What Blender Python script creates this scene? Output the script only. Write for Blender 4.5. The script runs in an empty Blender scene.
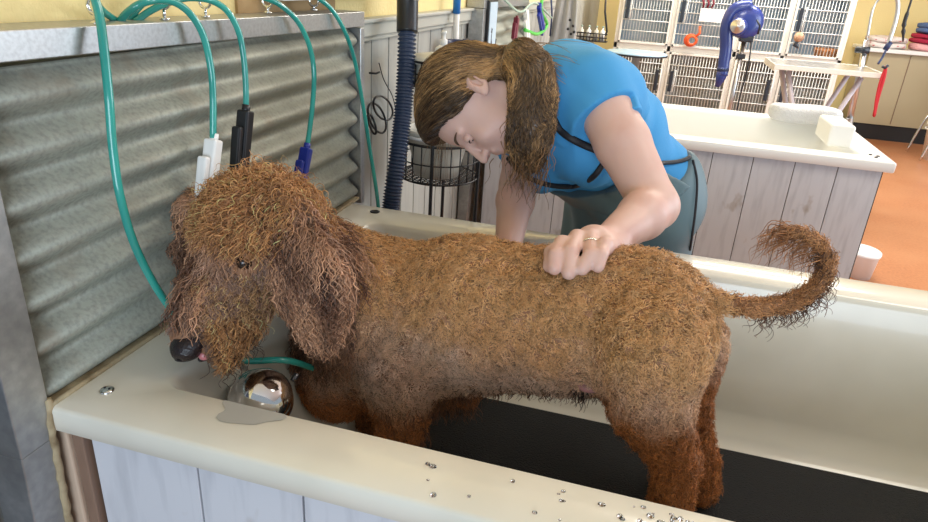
import bpy, bmesh, math, random
import numpy as np
from mathutils import Vector, Matrix
random.seed(4); rng = np.random.default_rng(7)
SC = bpy.context.scene; COL = SC.collection

# ------------------------------------------------------------------ camera
CAM = np.array([0.7448, -0.5964, 1.4393]); YAW, PITCH, ROLL, FPX = -0.2537, 0.4048, 0.0635, 667.36
fw = np.array([math.sin(YAW)*math.cos(PITCH), math.cos(YAW)*math.cos(PITCH), -math.sin(PITCH)])
_r = np.array([math.cos(YAW), -math.sin(YAW), 0.0]); _u = np.cross(_r, fw)
rt = _r*math.cos(ROLL)+_u*math.sin(ROLL); up = -_r*math.sin(ROLL)+_u*math.cos(ROLL)
def P(x, y, X=None, Y=None, Z=None):
    """the point of the place seen at x,y of the photograph at a known wall, depth or height"""
    d = fw+rt*(x-464)/FPX-up*(y-261)/FPX
    t = (X-CAM[0])/d[0] if X is not None else (Y-CAM[1])/d[1] if Y is not None else (Z-CAM[2])/d[2]
    return CAM+d*t
cd = bpy.data.cameras.new('camera'); co = bpy.data.objects.new('camera', cd); COL.objects.link(co)
m = Matrix.Identity(4)
for i in range(3):
    m[i][0] = rt[i]; m[i][1] = up[i]; m[i][2] = -fw[i]; m[i][3] = CAM[i]
co.matrix_world = m
cd.sensor_width = 36; cd.lens = FPX*36/928; cd.clip_start = .02; cd.clip_end = 60
SC.camera = co

# ------------------------------------------------------------------ world, lamps, exposure
SC.view_settings.view_transform = 'Standard'; SC.view_settings.look = 'None'
SC.view_settings.gamma = 1; SC.view_settings.use_curve_mapping = False
SC.view_settings.exposure = 0.12
w = bpy.data.worlds.new('world'); SC.world = w; w.use_nodes = True
wn = w.node_tree.nodes; wn['Background'].inputs[0].default_value = (.80, .90, 1.0, 1); wn['Background'].inputs[1].default_value = .40
def area(name, loc, target, size, sizey, power, col):
    l = bpy.data.lights.new(name, 'AREA'); l.shape = 'RECTANGLE'; l.size = size; l.size_y = sizey
    l.energy = power; l.color = col
    o = bpy.data.objects.new(name, l); COL.objects.link(o); o.location = loc
    o.rotation_euler = (Vector(target)-Vector(loc)).to_track_quat('-Z', 'Y').to_euler()
    return o
area('ceiling_lamp_near', (2.0, .9, 2.75), (1.6, .9, 0), 1.2, .6, 19, (1, .96, .86))
area('ceiling_lamp_middle', (1.6, 3.4, 2.75), (1.6, 3.4, 0), 1.2, .6, 40, (1, .97, .88))
area('ceiling_lamp_far', (1.7, 5.9, 2.75), (1.7, 5.9, 0), 2.0, .8, 90, (1, .97, .9))
area('shop_window_right', (5.2, 3.6, 1.7), (1.0, 3.2, .8), 3.0, 2.0, 130, (.82, .91, 1.0))
area('shop_window_front', (1.5, -3.4, 1.25), (.8, .6, .8), 2.4, 1.6, 88, (.74, .87, 1.0))

# ------------------------------------------------------------------ helpers
def wloc(o):
    return o.location+(wloc(o.parent) if o.parent else Vector((0, 0, 0)))
def link(o):
    COL.objects.link(o); return o
def empty(name, loc=(0, 0, 0)):
    o = bpy.data.objects.new(name, None); link(o); o.location = loc; o.empty_display_size = .05
    return o
def tag(o, label, cat, group=None, kind=None):
    o['label'] = label; o['category'] = cat
    if group: o['group'] = group
    if kind: o['kind'] = kind
    return o
class MB:
    def __init__(s): s.v = []; s.f = []; s.sm = []
    def add(s, v, f, smooth=False):
        n = len(s.v); s.v += [tuple(map(float, p)) for p in v]; s.f += [tuple(i+n for i in q) for q in f]
        s.sm += [smooth]*len(f); return s
    def box(s, a, b, rot=None, piv=None):
        x0, y0, z0 = a; x1, y1, z1 = b
        v = [(x0, y0, z0), (x1, y0, z0), (x1, y1, z0), (x0, y1, z0), (x0, y0, z1), (x1, y0, z1), (x1, y1, z1), (x0, y1, z1)]
        if rot is not None:
            p = Vector(piv if piv is not None else [(x0+x1)/2, (y0+y1)/2, (z0+z1)/2])
            v = [tuple(rot @ (Vector(q)-p)+p) for q in v]
        return s.add(v, [(0, 3, 2, 1), (4, 5, 6, 7), (0, 1, 5, 4), (1, 2, 6, 5), (2, 3, 7, 6), (3, 0, 4, 7)])
    def tube(s, pts, r, n=8, caps=True, flat=None):
        """flat=(vector, scale): squashes the section along vector"""
        pts = [Vector(p) for p in pts]; N = len(pts)
        rs = r if hasattr(r, '__len__') else [r]*N
        nrm = None; v = []; f = []
        for i, p in enumerate(pts):
            t = (pts[min(i+1, N-1)]-pts[max(i-1, 0)])
            t = t.normalized() if t.length > 1e-9 else Vector((0, 0, 1))
            if nrm is None:
                nrm = t.orthogonal().normalized()
            else:
                nrm = (nrm-t*nrm.dot(t)); nrm = nrm.normalized() if nrm.length > 1e-9 else t.orthogonal().normalized()
            b = t.cross(nrm)
            for k in range(n):
                a = 2*math.pi*k/n; o = (nrm*math.cos(a)+b*math.sin(a))*rs[i]
                if flat: o -= flat[0]*o.dot(flat[0])*(1-flat[1])
                v.append(p+o)
        for i in range(N-1):
            for k in range(n):
                k2 = (k+1) % n; f.append((i*n+k, i*n+k2, (i+1)*n+k2, (i+1)*n+k))
        if caps: f += [tuple(range(n))[::-1], tuple((N-1)*n+k for k in range(n))]
        return s.add(v, f, True)
    def cyl(s, a, b, r, n=20, r2=None): return s.tube([a, b], [r, r if r2 is None else r2], n)
    def lathe(s, prof, loc, n=32, axis=(0, 0, 1), sx=1, sy=1):
        q = Vector((0, 0, 1)).rotation_difference(Vector(axis)); L = Vector(loc); v = []; f = []
        for (r, z) in prof:
            for k in range(n):
                a = 2*math.pi*k/n; v.append(q @ Vector((r*math.cos(a)*sx, r*math.sin(a)*sy, z))+L)
        for i in range(len(prof)-1):
            for k in range(n):
                k2 = (k+1) % n; f.append((i*n+k, i*n+k2, (i+1)*n+k2, (i+1)*n+k))
        f += [tuple(range(n))[::-1], tuple((len(prof)-1)*n+k for k in range(n))]
        return s.add(v, f, True)
    def grid(s, rows, smooth=True, closed=False):
        """rows of equal length"""
        n = len(rows[0]); v = [p for r in rows for p in r]; f = []
        for i in range(len(rows)-1):
            for k in range(n if closed else n-1):
                k2 = (k+1) % n; f.append((i*n+k, i*n+k2, (i+1)*n+k2, (i+1)*n+k))
        return s.add(v, f, smooth)
    def build(s, name, mat, parent=None, bevel=0, sub=0, solid=0, seg=2):
        me = bpy.data.meshes.new(name); me.from_pydata(s.v, [], s.f); me.update()
        bm = bmesh.new(); bm.from_mesh(me)
        bmesh.ops.recalc_face_normals(bm, faces=bm.faces); bm.to_mesh(me); bm.free()
        if len(me.polygons) == len(s.sm): me.polygons.foreach_set('use_smooth', s.sm)
        o = bpy.data.objects.new(name, me); link(o); o.data.materials.append(mat)
        if solid:
            d = o.modifiers.new('solid', 'SOLIDIFY'); d.thickness = solid; d.offset = 0
        if bevel:
            d = o.modifiers.new('bevel', 'BEVEL'); d.width = bevel; d.segments = seg; d.limit_method = 'ANGLE'; d.angle_limit = .6
        if sub:
            d = o.modifiers.new('sub', 'SUBSURF'); d.levels = d.render_levels = sub
        if parent:
            o.parent = parent; o.location = -wloc(parent)
        return o
def spl(pts, n=8):
    """catmull-rom"""
    p = [np.array(q, float) for q in pts]; p = [2*p[0]-p[1]]+p+[2*p[-1]-p[-2]]; out = []
    for i in range(1, len(p)-2):
        for k in range(n):
            t = k/n
            out.append(.5*((2*p[i])+(-p[i-1]+p[i+1])*t+(2*p[i-1]-5*p[i]+4*p[i+1]-p[i+2])*t*t+(-p[i-1]+3*p[i]-3*p[i+1]+p[i+2])*t**3))
    out.append(p[-2]); return out

# ------------------------------------------------------------------ materials
def mat(name, col, rough=.5, metal=0, spec=.5, noise=None, bump=None, alpha=None, coat=0, sss=0, trans=0, attr=None):
    """noise=(scale,(r,g,b),detail,lo,hi,stretch) mixes a second colour; bump=(scale,strength,stretch)"""
    M = bpy.data.materials.new(name); M.use_nodes = True; nt = M.node_tree; b = nt.nodes['Principled BSDF']
    b.inputs['Base Color'].default_value = (*col, 1); b.inputs['Roughness'].default_value = rough
    b.inputs['Metallic'].default_value = metal; b.inputs['Specular IOR Level'].default_value = spec
    b.inputs['Coat Weight'].default_value = coat; b.inputs['Transmission Weight'].default_value = trans
    if sss:
        b.inputs['Subsurface Weight'].default_value = sss; b.inputs['Subsurface Radius'].default_value = (.02, .008, .005); b.inputs['Subsurface Scale'].default_value = .5
    tc = None
    def coord(st):
        nonlocal tc
        if tc is None: tc = nt.nodes.new('ShaderNodeTexCoord')
        mp = nt.nodes.new('ShaderNodeMapping'); mp.inputs['Scale'].default_value = st
        nt.links.new(tc.outputs['Object'], mp.inputs[0]); return mp.outputs[0]
    base = None
    if attr:
        a = nt.nodes.new('ShaderNodeAttribute'); a.attribute_name = attr; base = a.outputs['Color']
        nt.links.new(base, b.inputs['Base Color'])
    for nz in (noise if isinstance(noise, list) else [noise] if noise else []):
        sc_, c2, det, lo, hi, st = nz
        n = nt.nodes.new('ShaderNodeTexNoise'); n.inputs['Scale'].default_value = sc_; n.inputs['Detail'].default_value = det
        nt.links.new(coord(st), n.inputs['Vector'])
        r = nt.nodes.new('ShaderNodeMapRange'); r.inputs[1].default_value = lo; r.inputs[2].default_value = hi
        nt.links.new(n.outputs[0], r.inputs[0])
        mx = nt.nodes.new('ShaderNodeMix'); mx.data_type = 'RGBA'
        nt.links.new(r.outputs[0], mx.inputs[0])
        if base is None: mx.inputs[6].default_value = (*col, 1)
        else: nt.links.new(base, mx.inputs[6])
        mx.inputs[7].default_value = (*c2, 1); base = mx.outputs[2]
        nt.links.new(base, b.inputs['Base Color'])
    if bump:
        n = nt.nodes.new('ShaderNodeTexNoise'); n.inputs['Scale'].default_value = bump[0]; n.inputs['Detail'].default_value = 5
        nt.links.new(coord(bump[2] if len(bump) > 2 else (1, 1, 1)), n.inputs['Vector'])
        bp = nt.nodes.new('ShaderNodeBump'); bp.inputs['Strength'].default_value = bump[1]; bp.inputs['Distance'].default_value = .01
        nt.links.new(n.outputs[0], bp.inputs['Height']); nt.links.new(bp.outputs[0], b.inputs['Normal'])
    return M
one = (1, 1, 1)
M = dict(
 yellow=mat('yellow_paint', (.88, .72, .34), .75, bump=(90, .25)),
 galv=mat('galvanized_metal', (.36, .37, .37), .42, .75, noise=[(60, (.48, .49, .48), 4, .35, .7, one), (6, (.26, .26, .25), 3, .45, .75, one)]),
 galvcap=mat('brushed_galvanized', (.46, .47, .47), .36, .8, noise=[(160, (.38, .38, .38), 3, .4, .7, one)]),
 corr=mat('corrugated_galvanized', (.35, .36, .30), .52, .35, noise=[(140, (.25, .25, .215), 5, .42, .75, one), (9, (.27, .23, .17), 4, .58, .8, one)], bump=(180, .05)),
 gel=mat('white_gelcoat', (.78, .755, .66), .22, 0, .5, noise=[(3.5, (.66, .63, .53), 3, .45, .8, one)], coat=.3),
 gel2=mat('white_gelcoat_clean', (.86, .86, .83), .3, 0, .5),
 plank=mat('whitewashed_plank', (.62, .63, .67), .6, noise=[(7, (.47, .48, .52), 6, .48, .8, (6, 6, .8)), (14, (.38, .33, .29), 3, .66, .78, (1, 1, .55))]),
 plankgap=mat('plank_gap', (.06, .055, .05), .9),
 wain=mat('grey_wainscot', (.42, .42, .38), .7, noise=[(6, (.32, .32, .30), 5, .4, .8, (4, 4, .6))]),
 rail=mat('rail_paint', (.50, .50, .44), .5),
 shadewall=mat('painted_wall_shade', (.028, .045, .09), .7, noise=[(3, (.05, .028, .02), 2, .45, .7, one)]),  # shade on the left wall end, put into the colour as dark navy
 beigewood=mat('beige_post', (.58, .44, .33), .6, noise=[(10, (.42, .30, .21), 4, .5, .8, (5, 5, .7))]),
 brownwood=mat('brown_post', (.24, .15, .105), .6, noise=[(10, (.17, .10, .07), 4, .5, .8, (5, 5, .7))]),
 caulk=mat('stained_caulk', (.42, .34, .21), .7, noise=[(30, (.20, .14, .07), 4, .45, .7, one)]),
 rubber=mat('black_rubber_mat', (.007, .008, .010), .65, bump=(260, .8)),
 chrome=mat('chrome', (.75, .76, .76), .07, 1),
 steel=mat('satin_steel', (.62, .62, .62), .28, 1),
 darkmetal=mat('dark_metal', (.12, .12, .13), .35, .8),
 black=mat('black_plastic', (.012, .012, .014), .35),
 blackwire=mat('black_wire', (.01, .01, .012), .45),
 white=mat('white_plastic', (.84, .84, .82), .35),
 offwhite=mat('offwhite_plastic', (.62, .60, .52), .4),
 blue=mat('blue_plastic', (.015, .035, .32), .3),
 navy=mat('navy_plastic', (.015, .03, .10), .35),
 vac=mat('navy_corrugated_hose', (.030, .048, .095), .35),
 teal=mat('teal_hose', (.02, .27, .23), .18, noise=[(8, (.04, .38, .31), 2, .4, .7, one)], coat=.5),
 green=mat('green_hose', (.08, .55, .07), .35),
 palegreen=mat('pale_green_hose', (.36, .50, .42), .4),
 burgundy=mat('burgundy_plastic', (.17, .012, .03), .35),
 brightblue=mat('bright_blue_plastic', (.03, .22, .62), .4),
 floor=mat('terracotta_floor', (.46, .19, .085), .38, noise=[(60, (.37, .14, .06), 4, .4, .7, one), (2, (.50, .23, .11), 2, .4, .8, one)]),
 kframe=mat('kennel_frame', (.76, .74, .68), .4),
 kwire=mat('kennel_wire', (.80, .80, .77), .5, 0),
 kinner=mat('kennel_liner', (.30, .40, .50), .45, noise=[(3, (.50, .58, .64), 2, .4, .65, one)]),
 kinner2=mat('kennel_liner_brown', (.34, .31, .26), .6, noise=[(3, (.48, .53, .56), 2, .45, .7, one)]),
 kdark=mat('kennel_latch', (.015, .02, .03), .4),
 dryer=mat('dryer_blue', (.022, .045, .24), .3, coat=.3),
 orange=mat('orange_leash', (.75, .10, .02), .6),
 red=mat('red_leash', (.50, .012, .02), .6),
 paper=mat('paper', (.86, .82, .78), .7),
 ltblue=mat('light_blue_top', (.42, .62, .80), .3),
 cardblue=mat('pale_blue_card', (.50, .62, .72), .5),
 tan=mat('tan_board', (.42, .27, .12), .7),
 beige=mat('beige_laminate', (.46, .39, .24), .5),
 dblack=mat('black_base', (.015, .014, .014), .6),
 purplegrey=mat('lilac_grey_paint', (.52, .47, .50), .5),
 wicker=mat('orange_wicker', (.50, .20, .07), .7, noise=[(30, (.22, .09, .03), 3, .4, .6, one)]),
 plush=mat('tan_plush', (.42, .24, .14), .9, noise=[(60, (.62, .42, .30), 3, .4, .7, one)]),
 towelw=mat('white_towel', (.66, .67, .69), .95, bump=(160, .8)),
 towelp=mat('floral_towel', (.80, .72, .68), .95, noise=[(24, (.62, .10, .12), 2, .60, .68, one)], bump=(150, .6)),
 towelb=mat('blue_towel', (.10, .17, .38), .95, bump=(150, .8)),
 towelr=mat('red_towel', (.42, .02, .06), .95, bump=(150, .8)),
 towelk=mat('pink_towel', (.85, .45, .45), .95, bump=(150, .6)),
 greyapron=mat('grey_apron_cloth', (.40, .40, .40), .8),
 skin=mat('skin', (.66, .43, .365), .48, sss=.15, noise=[(14, (.62, .36, .30), 3, .5, .8, one)]),
 lips=mat('lips', (.56, .25, .24), .4),
 eyewhite=mat('eye_white', (.75, .72, .70), .2), iris=mat('dark_eye', (.02, .013, .01), .12),
 brow=mat('brow_hair', (.10, .06, .035), .8),
 shirt=mat('blue_tshirt', (.05, .30, .64), .85, bump=(700, .15), noise=[(2.5, (.065, .34, .68), 2, .4, .7, one)]),
 print_=mat('faded_print', (.13, .38, .52), .85),
 apron=mat('teal_grey_apron', (.105, .175, .20), .55, noise=[(4, (.08, .15, .19), 3, .45, .75, one)]),
 jeans=mat('navy_trousers', (.02, .035, .07), .8),
 piping=mat('black_piping', (.012, .012, .016), .6),
 hairp=mat('human_hair', (.2, .12, .06), .34, attr='col', spec=.5),
 fur=mat('fur', (.3, .14, .06), .42, attr='col', spec=.5),
 dogskin=mat('dog_undercoat', (.34, .17, .09), .8, noise=[(40, (.17, .075, .035), 4, .4, .7, one)]),
 dognose=mat('dog_nose', (.016, .010, .012), .26, bump=(260, .25)), tongue=mat('tongue', (.50, .17, .18), .3),
 belly=mat('belly_skin', (.36, .17, .17), .5),
 gold=mat('ring_metal', (.75, .66, .5), .2, 1),
 shoe=mat('black_shoe', (.02, .02, .02), .5),
 stain=mat('wet_patch', (.46, .45, .41), .12),
 water=mat('water_drop', (.85, .85, .85), .03, 0, .5, trans=1),
)

# ------------------------------------------------------------------ implicit bodies (smooth union, surface nets)
class Field:
    def __init__(s, lo, hi, h):
        s.lo = np.array(lo, float); s.h = h; s.n = np.ceil((np.array(hi)-s.lo)/h).astype(int)+1
        s.d = np.full(s.n, .25, np.float32)
        s.ax = [s.lo[i]+h*np.arange(s.n[i]) for i in range(3)]
    def _sub(s, lo, hi):
        a = np.clip(np.floor((np.array(lo)-s.lo)/s.h).astype(int), 0, s.n-1); b = np.clip(np.ceil((np.array(hi)-s.lo)/s.h).astype(int)+1, 1, s.n)
        sl = tuple(slice(a[i], b[i]) for i in range(3))
        g = np.meshgrid(*[s.ax[i][sl[i]] for i in range(3)], indexing='ij')
        return sl, np.stack(g, -1).astype(np.float32)
    def _mix(s, sl, e, k, mode):
        D = s.d[sl]; e = e.astype(np.float32)
        if mode == 'cut':
            s.d[sl] = np.maximum(D, -e) if k <= 0 else -(s._smin(-D, e, k)); return
        s.d[sl] = np.minimum(D, e) if k <= 0 else s._smin(D, e, k)
    @staticmethod
    def _smin(a, b, k):
        h = np.clip(.5+.5*(b-a)/k, 0, 1); return b+(a-b)*h-k*h*(1-h)
    def cone(s, a, b, ra, rb, k=.02, flat=None, mode='add'):
        a = np.array(a, float); b = np.array(b, float); m = max(ra, rb)+k+.02
        sl, p = s._sub(np.minimum(a, b)-m, np.maximum(a, b)+m)
        p = p-a; ba = b-a
        if flat is not None:
            fv = np.array(flat[0], float); fv /= np.linalg.norm(fv); q = 1/flat[1]-1
            p = p+(p@fv)[..., None]*fv*q; ba = ba+(ba@fv)*fv*q
        t = np.clip((p@ba)/max(ba@ba, 1e-9), 0, 1)
        e = np.linalg.norm(p-t[..., None]*ba, axis=-1)-(ra+(rb-ra)*t)
        if flat is not None: e = e*(.5+.5*flat[1])
        s._mix(sl, e, k, mode); return s
    def ell(s, c, r, k=.02, rot=None, mode='add'):
        c = np.array(c, float); r = np.array(r, float); m = r.max()+k+.02
        sl, p = s._sub(c-m, c+m); p = p-c
        if rot is not None: p = p@np.array(rot)       # columns of rot = local axes
        k0 = np.linalg.norm(p/r, axis=-1); k1 = np.linalg.norm(p/(r*r), axis=-1)
        s._mix(sl, k0*(k0-1)/np.maximum(k1, 1e-6), k, mode); return s
    def plane(s, pt, n, mode='cut', lo=None, hi=None):
        """removes what lies on the side n points to"""
        n = np.array(n, float); n /= np.linalg.norm(n)
        sl, p = s._sub(s.lo if lo is None else lo, s.lo+s.h*s.n if hi is None else hi)
        s.d[sl] = np.maximum(s.d[sl], ((p-np.array(pt))@n).astype(np.float32)); return s
    def wrinkle(s, fn, lo=None, hi=None):
        sl, p = s._sub(s.lo if lo is None else lo, s.lo+s.h*s.n if hi is None else hi)
        s.d[sl] += fn(p).astype(np.float32); return s
    def val(s, p):
        q = (np.asarray(p)-s.lo)/s.h; q = np.clip(q, 0, s.n-1.001); i = np.floor(q).astype(int); f = q-i
        o = 0
        for a in (0, 1):
            for b in (0, 1):
                for c in (0, 1):
                    wgt = (f[..., 0] if a else 1-f[..., 0])*(f[..., 1] if b else 1-f[..., 1])*(f[..., 2] if c else 1-f[..., 2])
                    o = o+wgt*s.d[i[..., 0]+a, i[..., 1]+b, i[..., 2]+c]
        return o
    def grad(s, p):
        g = np.stack([s.val(p+np.eye(3)[i]*s.h)-s.val(p-np.eye(3)[i]*s.h) for i in range(3)], -1)
        return g/np.maximum(np.linalg.norm(g, axis=-1, keepdims=True), 1e-6)
    def hit(s, x, y, t0=.3, t1=3.5):
        d = fw+rt*(x-464)/FPX-up*(y-261)/FPX; t = np.arange(t0, t1, .002); p = CAM+t[:, None]*d
        ok = np.all((p > s.lo) & (p < s.lo+s.h*(s.n-1)), axis=1)
        v = np.where(ok, s.val(p), 1); k = np.argmax(v < 0)
        return p[k] if v[k] < 0 else p[np.argmin(v)]
    def mesh(s):
        d = s.d; ins = d < 0; c = np.zeros(np.array(d.shape)-1, np.int8)
        for a in (0, 1):
            for b in (0, 1):
                for e in (0, 1):
                    c += ins[a:d.shape[0]-1+a, b:d.shape[1]-1+b, e:d.shape[2]-1+e]
        act = np.argwhere((c > 0) & (c < 8)); idx = np.full(c.shape, -1, np.int32); idx[tuple(act.T)] = np.arange(len(act))
        acc = np.zeros((len(act), 3)); cnt = np.zeros(len(act))
        cor = [(a, b, e) for a in (0, 1) for b in (0, 1) for e in (0, 1)]
        for p in cor:
            for ax_ in range(3):
                if p[ax_]: continue
                q = list(p); q[ax_] = 1
                A = d[tuple((act+p).T)]; B = d[tuple((act+q).T)]; mk = (A < 0) != (B < 0)
                t = A/np.where(mk, A-B, 1); pt = np.array(p, float)[None]+np.zeros((len(act), 3)); pt[:, ax_] += t
                acc[mk] += pt[mk]; cnt[mk] += 1
        V = (act+acc/cnt[:, None])*s.h+s.lo
        F = []
        for ax_ in range(3):
            sl0 = [slice(1, -1)]*3; sl0[ax_] = slice(0, -1); sl1 = list(sl0); sl1[ax_] = slice(1, None)
            A = ins[tuple(sl0)]; B = ins[tuple(sl1)]
            for flip, mk in ((0, A & ~B), (1, B & ~A)):
                e = np.argwhere(mk)+1; e[:, ax_] -= 1
                u, v = [(1, 2), (2, 0), (0, 1)][ax_]
                du = np.zeros(3, int); du[u] = 1; dv = np.zeros(3, int); dv[v] = 1
                qd = [idx[tuple((e-o).T)] for o in (du*0, du, du+dv, dv)]
                if flip: qd = qd[::-1]
                F.append(np.stack(qd, -1))
        return V, np.concatenate(F)
def fast_mesh(name, V, F, mat_, parent=None, cols=None, smooth=True):
    me = bpy.data.meshes.new(name); F = np.asarray(F, np.int32); k = F.shape[1]
    me.vertices.add(len(V)); me.vertices.foreach_set('co', np.asarray(V, np.float32).ravel())
    me.loops.add(F.size); me.loops.foreach_set('vertex_index', F.ravel())
    me.polygons.add(len(F)); me.polygons.foreach_set('loop_start', np.arange(0, F.size, k, dtype=np.int32))
    me.update(calc_edges=True)
    if smooth: me.polygons.foreach_set('use_smooth', np.ones(len(F), bool))
    if cols is not None:
        a = me.color_attributes.new('col', 'FLOAT_COLOR', 'POINT')
        a.data.foreach_set('color', np.concatenate([cols, np.ones((len(cols), 1))], 1).astype(np.float32).ravel())
    o = bpy.data.objects.new(name, me); link(o); me.materials.append(mat_)
    if parent: o.parent = parent; o.location = -wloc(parent)
    return o
def field_mesh(f, name, mat_, parent=None, smooth=4):
    V, F = f.mesh(); o = fast_mesh(name, V, F, mat_, parent)
    if smooth:
        s = o.modifiers.new('s', 'SMOOTH'); s.iterations = smooth; s.factor = .5
    return o, V, F
def surf_points(V, F, n, weight=None):
    a = V[F]; ar = np.linalg.norm(np.cross(a[:, 2]-a[:, 0], a[:, 3]-a[:, 1]), axis=1); c = a.mean(1)
    if weight is not None: ar = ar*weight(c)
    i = rng.choice(len(F), n, p=ar/ar.sum()); u = rng.random((n, 1)); v = rng.random((n, 1)); a = a[i]
    return (a[:, 0]*(1-u)+a[:, 1]*u)*(1-v)+(a[:, 3]*(1-u)+a[:, 2]*u)*v
def strands(paths, rad, colr, name, mat_, parent, taper=.35, dark=0.0):
    """paths N,S,3 -> thin three-sided tubes in one mesh"""
    N, S, _ = paths.shape
    t = np.gradient(paths, axis=1); t /= np.maximum(np.linalg.norm(t, axis=2, keepdims=True), 1e-8)
    ref = rng.normal(size=(N, 1, 3)); a = np.cross(t, ref); a /= np.maximum(np.linalg.norm(a, axis=2, keepdims=True), 1e-8); b = np.cross(t, a)
    r = (rad[:, None]*np.linspace(1, taper, S)[None, :])[..., None]
    ring = [paths+r*(a*math.cos(k*2.0944)+b*math.sin(k*2.0944)) for k in range(3)]
    V = np.stack(ring, 2).reshape(-1, 3)
    base = (np.arange(N)[:, None, None]*S+np.arange(S-1)[None, :, None])*3; k = np.arange(3)[None, None, :]; k2 = (k+1) % 3
    F = np.stack([base+k, base+k2, base+3+k2, base+3+k], -1).reshape(-1, 4)
    cc = np.repeat(colr, S*3, axis=0)
    return fast_mesh(name, V, F, mat_, parent, cols=cc)
def nrm(v): return v/np.maximum(np.linalg.norm(v, axis=-1, keepdims=True), 1e-8)
def comb(f, p0, dirfn, length, S, lift, curl_a, curl_n, lay=1.0, rnd=.3, coh=0):
    """walks strands along the skin of field f; lift = final height over the skin"""
    N = len(p0); p = p0.copy(); out = [p0.copy()]; g = f.grad(p); st = (length/(S-1))[:, None]
    jit = rng.normal(size=(N, 3))*rnd
    for i in range(1, S):
        g = f.grad(p); d = dirfn(p)+jit; d = nrm(d-g*np.sum(d*g, 1, keepdims=True))
        p = p+d*st
        e = f.val(p)[:, None]; tgt = (lift*(i/(S-1))**.8)[:, None]
        p = p+f.grad(p)*np.where(np.abs(e) < .06, tgt-e, 0); out.append(p.copy())
    out = np.stack(out, 1)
    t = nrm(np.gradient(out, axis=1)); a = nrm(np.cross(t, np.repeat(g[:, None], S, 1)+1e-4)); b = np.cross(t, a)
    ph = (rng.random((N, 1))*6.28 if not coh else (9*wavy(p0, coh, 91)+5*wavy(p0, coh*2.2, 92)+rng.normal(0, .45, N))[:, None])+np.linspace(0, 1, S)[None]*curl_n[:, None]*6.28
    env = np.minimum(1, np.linspace(0, 1, S)*3)[None]*curl_a[:, None]
    return out+(a*np.cos(ph)[..., None]+np.abs(np.sin(ph))[..., None]*b*.9)*env[..., None]

# ------------------------------------------------------------------ setting
def struct(o): o['kind'] = 'structure'; return o
struct(MB().box((-.5, -1.2, -.05), (6.2, 8.65, 0)).build('floor', M['floor']))
WX = -.075
struct(MB().box((WX-.1, -1.0, 1.285), (WX, 8.65, 2.9)).build('wall_left', M['yellow']))
wl = MB().box((WX-.1, -.058, 0), (WX, 8.65, 1.285))
y = -.058
for k in range(60):                                     # boards stand a little proud of their grooves
    wl.box((WX-.01, y+.004, .1), (WX+.006, y+.132, 1.25)); y += .136
struct(wl.build('wall_left_wainscot', M['wain']))
struct(MB().box((WX, .95, 1.262), (WX+.028, 5.6, 1.300)).box((WX, .95, 1.300), (WX+.040, 5.6, 1.312)).box((WX, .95, 1.248), (WX+.018, 5.6, 1.262)).build('trim_1', M['rail'], bevel=.004))
struct(MB().box((WX-.1, -1.0, 0), (WX+.01, -.058, 1.285)).build('wall_left_end', M['shadewall']))  # wall beyond the post, its shade painted in as dark blue
struct(MB().box((-.2, 8.5, 0), (6.2, 8.65, 2.9)).build('wall_back', M['yellow']))
struct(MB().box((-.2, 8.47, 0), (6.2, 8.5, .12)).build('baseboard_back', M['dblack']))
struct(MB().box((-.5, -1.2, 2.8), (6.2, 8.65, 2.9)).build('ceiling', M['paper']))

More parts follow.
